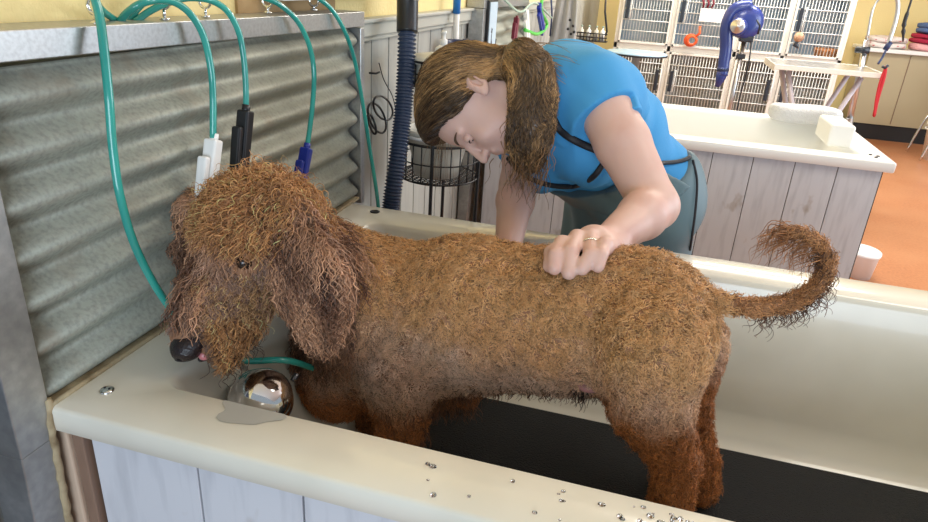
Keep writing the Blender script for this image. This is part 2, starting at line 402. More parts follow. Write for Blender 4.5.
# ------------------------------------------------------------------ tubs
L, Wd, RIM, FL = 1.726, 1.0, .85, .45
def tub(oy, name, label, stained, W_=Wd, L_=L):
    t = empty(name, (-.012, oy, 0)); tag(t, label, 'tub')
    x0, x1, y0, y1 = -.012, L_, oy, oy+W_
    def ring(a, b, c, d, z, r, n=6):                     # rounded rectangle
        o = []
        for cx, cy, s in ((b-r, d-r, 0), (a+r, d-r, 90), (a+r, c+r, 180), (b-r, c+r, 270)):
            for k in range(n+1):
                q = math.radians(s+90*k/n); o.append((cx+r*math.cos(q), cy+r*math.sin(q), z))
        return o
    rows = [ring(x0+.004, x1-.004, y0+.004, y1-.004, RIM-.042, .006), ring(x0, x1, y0, y1, RIM-.038, .009), ring(x0, x1, y0, y1, RIM-.007, .009), ring(x0+.002, x1-.002, y0+.002, y1-.002, RIM-.0022, .009),
            ring(x0+.007, x1-.007, y0+.007, y1-.007, RIM, .009),
            ring(x0+.118, x1-.10, y0+.098, y1-.112, RIM, .035), ring(x0+.123, x1-.105, y0+.102, y1-.116, RIM-.004, .035), ring(x0+.128, x1-.108, y0+.106, y1-.120, RIM-.016, .04),
            ring(x0+.178, x1-.13, y0+.13, y1-.145, RIM-.16, .06), ring(x0+.218, x1-.15, y0+.145, y1-.160, FL+.09, .07),
            ring(x0+.233, x1-.165, y0+.16, y1-.175, FL+.03, .08), ring(x0+.268, x1-.19, y0+.185, y1-.20, FL+.004, .08), ring(x0+.318, x1-.24, y0+.23, y1-.25, FL, .08)]
    b = MB().grid(rows, closed=True); n0 = len(b.v)-len(rows[0]); b.f.append(tuple(range(n0, len(b.v)))); b.sm.append(True)
    b.build('basin', M['gel'] if stained else M['gel2'], t)
    # planked skirt: one panel, the boards are its pattern
    for nm, ya, yb in (('front_panel', y0+.028, y0+.044), ('back_panel', y1-.044, y1-.028)):
        pm = MB(); xs = [x0+.048, x0+.228]
        while xs[-1] < x1-.05: xs.append(min(xs[-1]+.164, x1-.03))
        for i in range(len(xs)-1): pm.box((xs[i]+.0015, ya, .06), (xs[i+1]-.0015, yb, RIM-.038))
        o = pm.build(nm, M['plank'], t, bevel=.0012)
        MB().box((x0+.044, ya+.006, .05), (x1-.03, yb-.004, RIM-.040)).build('panel_backing', M['plankgap'], o)
        if nm == 'back_panel': pass
    e = MB()
    for k in range(5): e.box((x1-.044, y0+.046+k*(W_-.09)/5+.0015, .06), (x1-.028, y0+.044+(k+1)*(W_-.09)/5, RIM-.038))
    e.build('end_panel', M['plank'], t, bevel=.0012)
    return t
tub1 = tub(0, 'bathing_tub', 'cream-white raised dog bath the dog stands in, with whitewashed plank sides', True)
MB().box((-.034, .012, 0), (.012, .040, RIM-.038)).build('corner_post', M['beigewood'], tub1, bevel=.003)
MB().box((.013, .018, 0), (.032, .040, RIM-.038)).build('corner_trim', M['brownwood'], tub1, bevel=.002)
T2 = 2.38
tub2 = tub(T2, 'bathing_tub', 'white second dog bath across the aisle behind the woman', False, .94)
MB().box((1.50, T2+.20, RIM), (1.60, T2+.46, RIM+.095)).build('end_ledge', M['gel2'], tub2, bevel=.012, seg=3)
b = MB()
for p in ((1.665, T2+.07), (1.68, T2+.10), (1.655, T2+.115)): b.cyl((p[0], p[1], RIM), (p[0], p[1], RIM+.004), .007, 10)
b.build('bolt', M['darkmetal'], tub2)
# deck fittings
c = P(107, 391, Z=RIM)
t = empty('deck_screw_cap', tuple(c)); tag(t, 'small round chrome screw cap on the near left corner of the tub deck', 'screw cap')
MB().lathe([(.0105, 0), (.0105, .002), (.008, .004), (.002, .0045)], c, 20).build('cap', M['chrome'], t)
b = MB()
for s in (-1, 1): b.cyl(c+np.array([.004*s, .001, .0042]), c+np.array([.004*s, .001, .0052]), .0018, 8)
b.build('slot', M['black'], t)
c = P(375, 212, Z=RIM); tag(MB().lathe([(.012, 0), (.013, .002), (.008, .003), (.007, .001)], c, 20).build('drain_plug_hole', M['black']), 'small black grommet in the far left corner of the tub deck', 'grommet')
# wet patch on the near rim and water drops
b = MB(); pc = P(243, 408, Z=RIM+.0006)
ov = []
for k in range(28):
    a = 2*math.pi*k/28; r = 1+.18*math.sin(3*a+1)+.10*math.sin(5*a)
    ov.append((pc[0]+.046*r*math.cos(a)+.012, min(pc[1]-.006+.028*r*math.sin(a), .0985), RIM+.0008))
b.v = ov; b.f = [tuple(range(28))]; b.sm = [True]
tag(b.build('wet_patch', M['stain']), 'grey wet patch of water on the near rim beside the chrome dome', 'water puddle')
b = MB()
for k in range(75):
    x = rng.normal(.86, .07) if k < 55 else rng.uniform(.5, 1.0); yy = rng.uniform(.012, .088); r = rng.uniform(.0012, .0048)
    b.lathe([(r, 0), (r*.92, r*.28), (r*.55, r*.45), (r*.1, r*.5)], (x, yy, RIM+.0003), 9, sx=rng.uniform(.7, 1.5))
tag(b.build('water_drops', M['water']), 'water drops scattered on the near rim of the tub', 'water drops', kind='stuff')
# mat
b = MB().box((.33, .175, FL+.002), (1.50, .795, FL+.012))
mt = b.build('rubber_mat', M['rubber'], bevel=.004); tag(mt, 'black ribbed rubber mat on the floor of the tub under the dog', 'mat')
# chrome dome on the end wall of the tub
c = P(258, 388, Y=.20); c = np.array([.205, .215, .775])
t = empty('tub_faucet', tuple(c)); tag(t, 'round chrome faucet dome with a small lever at the left end of the tub', 'faucet')
ax = Vector((.55, -.35, .75)).normalized()
MB().lathe([(.052, -.03), (.055, -.012), (.053, -.004), (.050, .0), (.047, .004), (.0465, .010), (.044, .022), (.036, .034), (.024, .041), (.009, .045), (.001, .0455)], c, 40, axis=ax).build('dome', M['chrome'], t)
MB().lathe([(.030, -.075), (.030, -.03)], c, 24, axis=ax).build('valve_body', M['chrome'], t)
b = MB().cyl(c+np.array([.045, -.03, -.005]), c+np.array([.085, -.040, -.025]), .006, 12); b.cyl(c+np.array([.078, -.04, -.025]), c+np.array([.10, -.044, -.032]), .009, 12)
b.build('lever', M['chrome'], t)
b = MB().cyl(c+np.array([.03, .045, .012]), c+np.array([.034, .055, .022]), .005, 10); b.build('knob', M['darkmetal'], t)

# ------------------------------------------------------------------ corrugated backsplashes
ZT = 1.345
def splash(oy, y1, label, dim=1.0):
    t = empty('backsplash', (0, oy, RIM)); tag(t, label, 'backsplash')
    b = MB(); rows = []
    pitch = .0668
    for i in range(121):
        z = RIM+.002+(ZT-.045-RIM)*i/120; x = -.0145+.0135*math.cos(2*math.pi*(z-1.268)/pitch)
        rows.append([(x, oy+.004, z), (x, (oy+y1)/2, z), (x, y1-.02, z)])
    b.grid(rows); b.build('corrugated_sheet', M['corr'], t, solid=.0012)
    cp = MB().box((-.072, oy-.055, ZT-.036), (.006, y1+.012, ZT)); cp.v = [(x_, y_, z_+(oy+.35-y_)*.010) for x_, y_, z_ in cp.v]; cp.build('top_cap', M['galvcap'], t, bevel=.0015)
    MB().box((-.06, y1-.012, RIM-.02), (.006, y1+.012, ZT-.046)).build('side_post', M['galvcap'], t, bevel=.0015)
    sp_m = MB().box((-.06, oy-.055, RIM-.05), (.004, oy+.002, ZT-.034)).box((-.06, oy-.055, 0), (.004, oy+.002, RIM-.05)); sp_m.v = [(x_-(.036 if z_ < .01 and x_ > 0 else 0), y_, z_) for x_, y_, z_ in sp_m.v]; sp_m.build('side_post', M['galv'], t, bevel=.0015)
    MB().box((-.072, oy, RIM-.02), (-.031, y1, ZT-.046)).build('backing_board', M['galv'], t)
    return t
bs = splash(0, 1.07, 'corrugated metal backsplash with a flat metal cap at the end of the near tub')
pts = [(.006, .004+.004*math.sin(k*1.7), RIM+.002-.005*k) for k in range(4)]
b = MB().tube([(.0035-.036*max(0, k-5)/80*1.0, .0015+.0012*math.sin(k*2.1)-(.0045 if k > 2 else 0), RIM+.012-.012*k) for k in range(44)], [.0050+.0012*abs(math.sin(k*1.3)) for k in range(44)], 8)
b.tube([(.005, .004+.05*k, RIM+.001) for k in range(21)], .0045, 8)
b.box((-.03, .004, RIM-.005), (.004, 1.05, RIM+.0015)); b.build('caulk_bead', M['caulk'], bs)
bs2 = splash(T2, T2+.94, 'second corrugated backsplash with hanging sprayers at the far tub')
MB().box((WX, P(235, 5, X=WX)[1], 1.32), (WX+.006, P(333, 5, X=WX)[1], 1.372)).build('tan_board', M['tan'])
tag(bpy.data.objects['tan_board'], 'tan board on the yellow wall above the metal backsplash', 'board')
a = P(276, 1, X=-.03)
o = MB().box((WX, a[1], a[2]+.001), (-.012, P(380, 1, X=-.03)[1], a[2]+.013)).build('wall_shelf', M['white'], bevel=.002)
tag(o, 'white shelf edge on the yellow wall above the metal cap', 'shelf')

# ------------------------------------------------------------------ hoses, hooks, nozzles
def hose(name, pts, r, mat_, label, group=None, n=10):
    o = MB().tube(spl(pts, 7), r, n).build(name, mat_); return tag(o, label, 'hose', group)
hp = lambda L_, X: [P(x, y, X=X if not isinstance(X, (list, tuple)) else X[i]) for i, (x, y) in enumerate(L_)]
back = lambda q: [np.array([-.035, q[1]-.04, q[2]-.02]), np.array([-.05, q[1]-.10, ZT+.012])]
h1 = [(80, -30), (92, -8), (99, 14), (104, 50), (109, 100), (113, 150), (121, 200), (138, 253), (168, 305), (205, 345)]
p1 = hp(h1, [.0, .01, .02, .03, .04, .04, .045, .05, .06, .08]); e1 = [P(248, 361, Z=.80), P(290, 361, Z=.79), P(330, 375, Z=.70)]
hose('shower_hose', p1+[P(225, 357, Z=.82)]+e1, .0062, M['teal'], 'long teal hose sagging left of the dog head and looping down into the tub')
def loop(seq, X): return hp(seq, X)
hose('shower_hose', loop([(120, 22), (126, 14), (140, 4), (158, 0), (176, 3), (192, 16), (204, 38), (211, 70), (213, 100), (213, 138)], [-.04, -.03, -.01, .0, .012, .025, .032, .036, .04, .042]), .0058, M['teal'], 'teal hose leading down to the white spray nozzle', None)
hose('shower_hose', loop([(135, 22), (150, 11), (170, 2), (190, -2), (212, 1), (228, 12), (239, 33), (244, 60), (246, 90), (246, 112)], [-.04, -.03, -.01, .0, .012, .025, .032, .036, .04, .042]), .0055, M['teal'], 'teal hose leading down to the black spray nozzle')
hose('shower_hose', loop([(240, -12), (262, -3), (280, 5), (298, 22), (310, 48), (314, 75), (312, 110), (307, 148)], [-.03, -.005, .012, .025, .032, .036, .04, .042]), .0055, M['teal'], 'teal hose leading down to the blue spray nozzle')
hose('shower_hose', loop([(300, -16), (318, -2), (332, 10), (345, 32), (355, 62), (363, 105), (370, 150), (377, 195), (380, 226)], [-.03, -.005, .012, .025, .032, .036, .045, .06, .07])+[P(384, 262, Y=.80), P(386, 300, Y=.80)], .0052, M['teal'], 'rightmost teal hose hanging past the end of the metal backsplash')
hose('shower_hose', loop([(96, 2), (104, 12), (120, 22), (128, 20), (138, 8), (152, -6)], [-.03, -.04, -.05, -.05, -.04, -.03]), .0055, M['teal'], 'short teal hose loop lying on the metal cap at the left')
for x, y0, lab in ((165, 21, 'chrome hook rod holding the white nozzle hose'), (206, 19, 'dark chrome hook rod holding the black nozzle hose'), (268, 17, 'chrome hook rod holding the blue nozzle hose'), (314, 11, 'rightmost chrome hook rod on the metal cap'), (97, 26, 'leftmost chrome ring hook holding the long sagging hose')):
    q = P(x, y0, X=-.02); t = empty('hose_hook', (q[0], q[1], ZT)); tag(t, lab, 'hook', 'hose hooks on the metal cap') if 0 else tag(t, lab, 'hook')
    top = P(x, 1 if x != 97 else 6, X=-.02)
    MB().cyl((q[0], q[1], ZT), (q[0], q[1], top[2]-.008), .0028, 10).build('rod', M['chrome'], t)
    MB().lathe([(.008, 0), (.008, .003), (.003, .005)], (q[0], q[1], ZT), 16).build('base', M['chrome'], t)
    c = Vector((q[0], q[1], top[2])); MB().tube([c+Vector((.011*math.cos(a), 0, .011*math.sin(a))) for a in np.linspace(0, 6.283, 25)], .0026, 8, caps=False).build('ring', M['chrome'], t)
def nozzle(x, y, x2, y2, X, mat_, label, two=True, w=.012):
    a = P(x, y, X=X); b_ = P(x2, y2, X=X); d = nrm(b_-a); t = empty('spray_nozzle', tuple(a)); tag(t, label, 'spray nozzle')
    side = nrm(np.cross(d, [1, 0, 0])); side = side if side[1] < 0 else -side
    def slab(p, q, wd, th):
        bb = MB(); dd = nrm(q-p); s1 = nrm(np.cross(dd, [1, 0, 0])); nx = nrm(np.cross(dd, s1))
        vs = []
        for pt, k in ((p, 1), (q, .82)):
            for i, j in ((-1, -1), (1, -1), (1, 1), (-1, 1)): vs.append(pt+s1*i*wd*k+nx*j*th)
        bb.add(vs, [(0, 1, 2, 3), (7, 6, 5, 4), (0, 4, 5, 1), (1, 5, 6, 2), (2, 6, 7, 3), (3, 7, 4, 0)]); return bb
    slab(a+d*.004, b_, w, .012).build('body', mat_, t, bevel=.004, seg=3)
    s = a+side*w*1.7+d*.035; e = b_+side*w*1.5
    slab(s, e, w*.62, .009).build('handle', mat_, t, bevel=.004, seg=3)
    MB().cyl(a+side*w*1.2+d*.055, a-side*w*.2+d*.055, .004, 10).build('pivot', mat_, t)
    MB().cyl(a-d*.006, a+d*.010, .0075, 14).build('collar', mat_, t)
nozzle(214, 137, 205, 215, .042, M['white'], 'white spray nozzle hanging behind the top of the dog head')
nozzle(246, 108, 239, 190, .042, M['black'], 'black spray nozzle hanging behind the dog head')
nozzle(307, 146, 296, 205, .045, M['blue'], 'blue spray nozzle hanging right of the dog head', w=.010)

# vacuum hose and cords beside the backsplash
pv = [P(399, -40, X=.03), P(400, 0, X=.03), P(399, 60, X=.045), P(396, 110, X=.055), P(391, 155, X=.06), P(384, 205, X=.06), P(380, 240, X=.06)]
pv = [np.array([q[0], q[1]+.06, q[2]]) for q in pv]
sp = spl(pv, 60); rr = [.0245+.0035*math.cos(k*2*math.pi/4.2) for k in range(len(sp))]
t = empty('vacuum_hose', tuple(pv[0])); tag(t, 'thick navy corrugated vacuum hose with a black cuff hanging beside the backsplash', 'hose')
MB().tube(sp, rr, 20).build('corrugated_tube', M['vac'], t)
MB().tube(sp[38:95], [.031]*56+[.029], 20).build('cuff', M['black'], t)
MB().tube(sp[58:62], [.033]*4, 20).build('clamp_ring', M['steel'], t)
o = MB().tube(spl([P(417, -10, X=.0), P(415, 25, X=.0), P(409, 60, X=.0), P(406, 90, X=.0)], 6), .004, 8).build('power_cord', M['black']); tag(o, 'black cord hanging just right of the thick navy hose', 'cord')
b = MB()
for cx, cy, rx, ry in ((377, 118, 8, 15), (383, 108, 9, 12), (372, 124, 3, 10)):
    b.tube([P(cx+rx*math.cos(a)+.3*ry*math.sin(a), cy+ry*math.sin(a), X=-.045+.006*math.sin(a*2)) for a in np.linspace(0, 6.283, 26)], .0035, 7, caps=False)
tag(b.build('looped_cable', M['black']), 'black looped cord hanging on the grey planks left of the navy hose', 'cord')
tag(MB().tube(spl([P(379, 63, X=-.055), P(384, 80, X=-.05), P(392, 95, X=-.05), P(396, 110, X=-.05)], 6), .0016, 6).build('thin_wire', M['black']), 'thin black wire curving down the grey planks', 'wire')
q = P(369, 73, X=-.06); tag(MB().tube([q, q+[.02, .004, 0], q+[.028, .014, .004]], .003, 8).build('wall_hook', M['black']), 'small black hook on the grey planks beside the metal post', 'hook')

# wire rack with buckets
rc_ = np.array([.130, 1.375]); t = empty('wire_rack', (rc_[0], rc_[1], 0)); tag(t, 'round black wire rack with baskets standing behind the tub', 'rack')
def basket(z0, z1, r, nm):
    b = MB(); n = 26
    for z, q in ((z1, .004), ((z0+z1)/2, .0022), (z0, .003)):
        b.tube([(rc_[0]+r*math.cos(a), rc_[1]+r*math.sin(a), z) for a in np.linspace(0, 6.2832, 41)], q, 6, caps=False)
    for k in range(n):
        a = 6.2832*k/n; p = (rc_[0]+r*math.cos(a), rc_[1]+r*math.sin(a)); b.tube([(*p, z1), (*p, z0)], .002, 5)
    for k in range(-7, 8):
        h = math.sqrt(max(r*r-(k*r/8)**2, 0)); b.tube([(rc_[0]+k*r/8, rc_[1]-h, z0), (rc_[0]+k*r/8, rc_[1]+h, z0)], .0018, 5); b.tube([(rc_[0]-h, rc_[1]+k*r/8, z0), (rc_[0]+h, rc_[1]+k*r/8, z0)], .0018, 5)
    b.build(nm, M['blackwire'], t)
basket(.85, .965, .125, 'basket'); basket(1.13, 1.20, .100, 'basket'); basket(.42, .52, .125, 'basket')
for k in range(4):
    a = .15+k*math.pi/2; p = (rc_[0]+.127*math.cos(a), rc_[1]+.127*math.sin(a)); MB().tube([(*p, 0), (*p, .975), (rc_[0]+.10*math.cos(a), rc_[1]+.10*math.sin(a), 1.13), (rc_[0]+.10*math.cos(a), rc_[1]+.10*math.sin(a), 1.21)], .0055, 10).build('post', M['blackwire'], t)
c = (rc_[0]-.005, rc_[1], .852)
t2 = empty('bucket', c); tag(t2, 'off-white plastic bucket with a rolled rim in the middle rack basket', 'bucket')
MB().lathe([(.070, 0), (.079, .05), (.098, .12), (.106, .123), (.106, .133), (.110, .135), (.108, .146), (.096, .146), (.092, .12), (.075, .04), (.02, .006)], c, 36).build('tub_shell', M['offwhite'], t2)
b = MB(); b.tube([(c[0]+.110*math.cos(a), c[1]+.110*math.sin(a), c[2]+.128) for a in np.linspace(0, 6.283, 41)], .005, 8, caps=False); b.build('rim', M['white'], t2)
c = P(434, 62, Y=1.60); c[:] = (rc_[0]-.006, rc_[1], 1.142)
t2 = empty('lidded_tub', tuple(c)); tag(t2, 'cream round tub with a beige lid on the top rack shelf', 'container')
MB().lathe([(.080, -.008), (.088, .05)], c, 32).build('shell', M['offwhite'], t2); MB().lathe([(.098, .05), (.100, .060), (.092, .070), (.05, .077), (.01, .078)], c, 32).build('lid', M['offwhite'], t2)
c2 = np.array([c[0]+.012, c[1]-.02, c[2]+.078]); t2 = empty('pump_bottle', tuple(c2)); tag(t2, 'small white pump bottle standing on the round cream lid', 'bottle')
MB().lathe([(.024, 0), (.026, .004), (.024, .018), (.012, .026)], c2, 20).build('bottle', M['white'], t2); MB().lathe([(.011, .024), (.011, .042), (.005, .044), (.005, .058), (.008, .060), (.007, .066)], c2, 16).build('pump', M['white'], t2)

# pole, blue ring, card and tools on the left wall
a = P(457, 0, Y=2.0); b_ = P(455, 60, Y=2.0); t = empty('brush_pole', tuple(b_)); tag(t, 'white pole with a blue grip leaning against the wall above the rack', 'pole')
d = a-b_; MB().cyl(b_-d*.6, b_+d*.80, .0115, 14).build('pole', M['white'], t); MB().cyl(b_+d*.78, b_+d*1.5, .0145, 14).build('grip', M['brightblue'], t)
c = P(458, 46, Y=1.92); t = empty('clipper_caddy', tuple(c)); tag(t, 'navy ring-shaped holder in front of the white pole', 'holder')
MB().tube([c+np.array([.045*math.cos(a), .04*math.sin(a), 0]) for a in np.linspace(-.5, 3.9, 24)], .014, 10, flat=(Vector((0, 0, 1)), 1.5)).build('band', M['navy'], t)
MB().box(c+np.array([.018, -.02, -.028]), c+np.array([.052, .02, .028])).build('block', M['navy'], t, bevel=.006); MB().box(c+np.array([-.062, -.012, -.02]), c+np.array([-.038, .012, .02])).build('clip', M['black'], t, bevel=.004)
q0 = P(486, 3, X=.02); q1 = P(500, 46, X=.02)
ya, yb, za, zb = 2.37, 2.53, 1.09, 1.345
t = empty('framed_card', (.02, ya, za)); tag(t, 'pale blue card with a grey sketch in a black frame hung at the far tub', 'picture')
MB().box((.008, ya, za), (.016, yb, zb)).build('frame', M['black'], t)
MB().box((.016, ya+.014, za+.01), (.019, yb-.014, zb-.008)).build('card', M['cardblue'], t)
b = MB().tube([(.0195, ya+.055, za+.12), (.0195, ya+.06, za+.14), (.0195, ya+.07, za+.135), (.0195, ya+.062, za+.11), (.0195, ya+.06, za+.06)], .002, 5); b.tube([(.0195, ya+.06, za+.1), (.0195, ya+.085, za+.05)], .0015, 5); b.build('sketch', M['darkmetal'], t)
for i, (px, py, mm, lab) in enumerate(((478, 48, 'black', 'black clippers hanging below the framed card'), (492, 44, 'black', 'black handled scissors hanging beside the framed card'), (470, 52, 'burgundy', 'dark red clip hanging left of the framed card'))):
    c = P(px, py, X=.0); b = MB(); b.tube([c+[0, 0, .02], [WX+.004, c[1], c[2]+.03]], .003, 6); b.tube([c+[0, 0, -.03], c+[.005, 0, .0], c+[.015, 0, .025]], [.010, .014, .006], 8); b.tube([c+[.005, .01, -.035], c+[-.012, 0, .01], c+[.004, 0, .03]], [.004, .007, .003], 8)
    tag(b.build('grooming_tool', M[mm]), lab, 'tool')
b = MB()
b.tube(spl([P(500, -5, X=.03), P(520, 12, X=.03), P(535, 3, X=.03), P(552, 18, X=.03)], 6), .006, 8)
tag(b.build('coiled_hose', M['palegreen']), 'pale green hose looped along the far backsplash', 'hose')
tag(MB().tube(spl([P(543, -5, X=.04), P(541, 10, X=.04), P(547, 25, X=.04), P(538, 34, X=.04), P(525, 30, X=.04)], 6), .010, 8).build('green_hose', M['green']), 'bright green hose hanging at the far backsplash', 'hose')
for px0, py0, px1, py1, mm, lab in ((517, 17, 514, 40, 'burgundy', 'burgundy spray nozzle at the far tub, left of the white one'), (526, 11, 528, 40, 'white', 'white spray nozzle at the far tub between burgundy and navy'), (539, 5, 543, 30, 'blue', 'navy blue spray nozzle at the far tub in front of the green hose')):
    nozzle(px0, py0, px1, py1, .035, M[mm], lab, w=.020)
# grey apron on the wall
b = MB(); rows = []
aL, aR = P(556, 10, Y=4.25), P(576, 10, Y=4.30)
for i in range(12):
    z = 1.40-.05*i; e = .004*i
    rows.append([(aL[0]-e+(aR[0]-aL[0]+2*e)*k/9, 4.26+.022*math.sin(k*1.9+i*.2), z) for k in range(10)])
o = b.grid(rows).build('hanging_apron', M['greyapron'], solid=.006); tag(o, 'light grey apron with small black marks hanging beyond the far tub', 'apron')
mk = MB()
for px, py in ((570, 20), (573, 26), (568, 29), (574, 32), (571, 34)): mk.lathe([(.010, 0), (.008, .002)], P(px, py, Y=4.232), 8, axis=(0, -1, 0))
mk.build('printed_marks', M['black'], o)
tag(MB().tube([(WX, 4.27, 1.42), (aR[0]+.02, 4.27, 1.42)], .008, 8).build('apron_peg', M['darkmetal']), 'dark wall peg the grey apron hangs from', 'peg')
for px, lab in ((551, 'dark cloth strip hanging left of the grey apron'),): 
    tag(MB().tube([P(px, -5, X=.0), P(px+1, 15, X=.0), P(px-1, 36, X=.0)], .014, 8, flat=(Vector((1, 0, 0)), .4)).build('hanging_strap', M['navy']), lab, 'strap')
tag(MB().tube([P(606, -5, Y=6.4), P(605, 12, Y=6.4), P(607, 32, Y=6.4), P(603, 38, Y=6.4)], .010, 7).build('hanging_cable', M['black']), 'black cord hanging on the yellow wall left of the cages', 'cord')
q = P(593, 33, Y=6.2); t = empty('wire_shelf', tuple(q)); tag(t, 'black wire shelf holding small bottles on the far yellow wall', 'shelf')
b = MB()
for k in range(10): b.tube([q+[-.14+.03*k, -.05, 0], q+[-.14+.03*k, -.05, -.07]], .004, 5)
for z in (0, -.035, -.07): b.tube([q+[-.15, -.05, z], q+[.14, -.05, z]], .006, 5)
b.box(q+[-.15, -.05, -.075], q+[.14, .10, -.068]); b.build('wire_frame', M['blackwire'], t)
for k, (dx, lab) in enumerate(((-.11, 'leftmost'), (-.04, 'second from left'), (.03, 'third from left'), (.09, 'rightmost'))):
    c = q+[dx, 0, -.066]; t2 = empty('shelf_bottle', tuple(c)); tag(t2, 'small clear white bottle on the black wire shelf, '+lab, 'bottle', 'bottles on the wire shelf')
    MB().lathe([(.022, 0), (.022, .09), (.008, .10), (.008, .12)], c, 12).build('bottle', M['white' if k % 2 else 'offwhite'], t2); MB().lathe([(.010, .118), (.010, .132)], c, 12).build('cap', M['palegreen'], t2)

# ------------------------------------------------------------------ cages
KY = 6.6; KX = [.37, .925, 1.475, 1.93, 2.36]
KX = [P(x, 40, Y=KY)[0] for x in (616, 670, 737, 786, 845)]
KZ = [-.0, .235, .905, 1.58]
bank = empty('cage_bank', (KX[0], KY, 0)); tag(bank, 'white framed bank of animal cages at the back of the shop', 'cage bank')
b = MB()
b.box((KX[0]-.02, KY, 0), (KX[-1]+.02, KY+.02, .2)); zr = [.235-.03, .905-.015, 1.58]
for x in KX: b.box((x-.018, KY, 0), (x+.018, KY+.42, 1.62))
for z in zr: b.box((KX[0]-.018, KY, z-.035), (KX[-1]+.018, KY+.42, z+.02))
b.build('housing', M['kframe'], bank, bevel=.003)
MB().box((KX[0], KY+.42, 0), (KX[-1], KY+.44, 1.62)).build('back_panel', M['kinner'], bank)
for r_, (z0, z1) in enumerate(((zr[0]+.02, zr[1]-.035), (zr[1]+.02, zr[2]-.035))):
    for c_ in range(4):
        x0, x1 = KX[c_]+.02, KX[c_+1]-.02
        row = 'upper' if r_ else 'lower'; which = ('leftmost', 'second from left', 'third from left', 'rightmost')[c_]
        ln = MB().box((x0, KY+.12, z0), (x0+.004, KY+.41, z1)).box((x1-.004, KY+.12, z0), (x1, KY+.41, z1)).box((x0, KY+.41, z0), (x1, KY+.415, z1))
        ln.build('liner', M['kinner'] if r_ else M['kinner2'], bank)
        d = MB(); fr = .020
        d.box((x0, KY-.025, z0), (x0+fr, KY-.005, z1)).box((x1-fr, KY-.025, z0), (x1, KY-.005, z1)).box((x0, KY-.025, z0), (x1, KY-.005, z0+fr)).box((x0, KY-.025, z1-fr), (x1, KY-.005, z1))
        do = d.build('door', M['kframe'], bank, bevel=.002)
        wv = MB(); n = max(8, int((x1-x0-2*fr)/.027))
        for k in range(1, n):
            x = x0+fr+(x1-x0-2*fr)*k/n; wv.tube([(x, KY-.015, z0+fr), (x, KY-.015, z1-fr)], .0030, 5)
        for k in range(1, 6):
            z = z0+fr+(z1-z0-2*fr)*k/6; wv.tube([(x0+fr, KY-.022, z), (x1-fr, KY-.022, z)], .0042, 5)
        wv.build('wire_grid', M['kwire'], do)
        left = c_ in (0, 1, 3) if r_ else c_ in (1, 3)
        hx = x0+.035 if left else x1-.065
        if r_ and c_ == 2: continue
        if r_ == 0 and c_ == 0: hx = x1-.065
        hz = (z0+z1)/2+(.05 if not r_ else .02)
        lt = MB().box((hx, KY-.05, hz-.11), (hx+.032, KY-.028, hz+.09)).build('latch', M['kdark'], do, bevel=.004)
        MB().tube([(hx+.035, KY-.03, hz-.11), (hx+.05, KY-.045, hz-.11), (hx+.052, KY-.045, hz+.10), (hx+.035, KY-.03, hz+.10)], .005, 6).build('latch_guard', M['kwire'], do)
# things on and in the cages
fy = KY-.03
q0, q1 = P(701, 8, Y=fy-.04), P(723, 23, Y=fy-.04)
tag(MB().box((q0[0], fy-.042, q1[2]), (q1[0], fy-.038, q0[2])).build('note_card', M['paper']), 'blank pale card fixed to the upper second cage door', 'card')
c = P(691, 39, Y=fy-.03); b = MB()
for k in range(3):
    b.tube([c+np.array([(.055-.008*k)*math.cos(a)+.005*k, -.012*k, (.050-.006*k)*math.sin(a)-.012]) for a in np.linspace(0, 6.283, 24)], .011, 7, caps=False)
b.tube([c+[.03, -.02, .02], c+[.07, -.02, .06], c+[.06, 0, .12]], .012, 7)
tag(b.build('coiled_leash', M['orange']), 'bright orange leash coiled on the cage door below the pale card', 'leash')
b = MB()
for k in range(3): b.tube([P(702+5*k, -6, Y=fy-.03), P(704+5*k, 4, Y=fy-.03), P(703+4*k, 8, Y=fy-.03)], .010, 6)
tag(b.build('hanging_leads', M['burgundy']), 'dark red leads hanging above the pale card', 'leash')
c = P(799, 37, Y=fy-.05); t = empty('plush_ball', tuple(c)); tag(t, 'tan plush ball hanging on the upper rightmost cage door', 'toy')
MB().lathe([(.045*math.sin(a)+.0005, -.045*math.cos(a)) for a in np.linspace(0, math.pi, 12)], c, 18).build('ball', M['plush'], t)
MB().tube([c+[0, 0, -.03], c+[-.02, 0, -.075], c+[.02, 0, -.10]], [.016, .02, .006], 8).build('tassel', M['kdark'], t); MB().tube([c+[0, 0, .03], c+[0, .01, .10]], .004, 6).build('loop', M['kdark'], t)
b = MB(); q = P(827, 50, Y=KY+.15); z0 = zr[1]+.021
b.lathe([(.085, z0), (.10, z0+.06), (.098, z0+.085), (.088, z0+.085), (.08, z0+.02), (.01, z0+.01)], (q[0], KY+.16, 0), 24, sx=1.15)
tag(b.build('wicker_basket', M['wicker']), 'small orange-brown wicker basket inside the upper rightmost cage', 'basket')

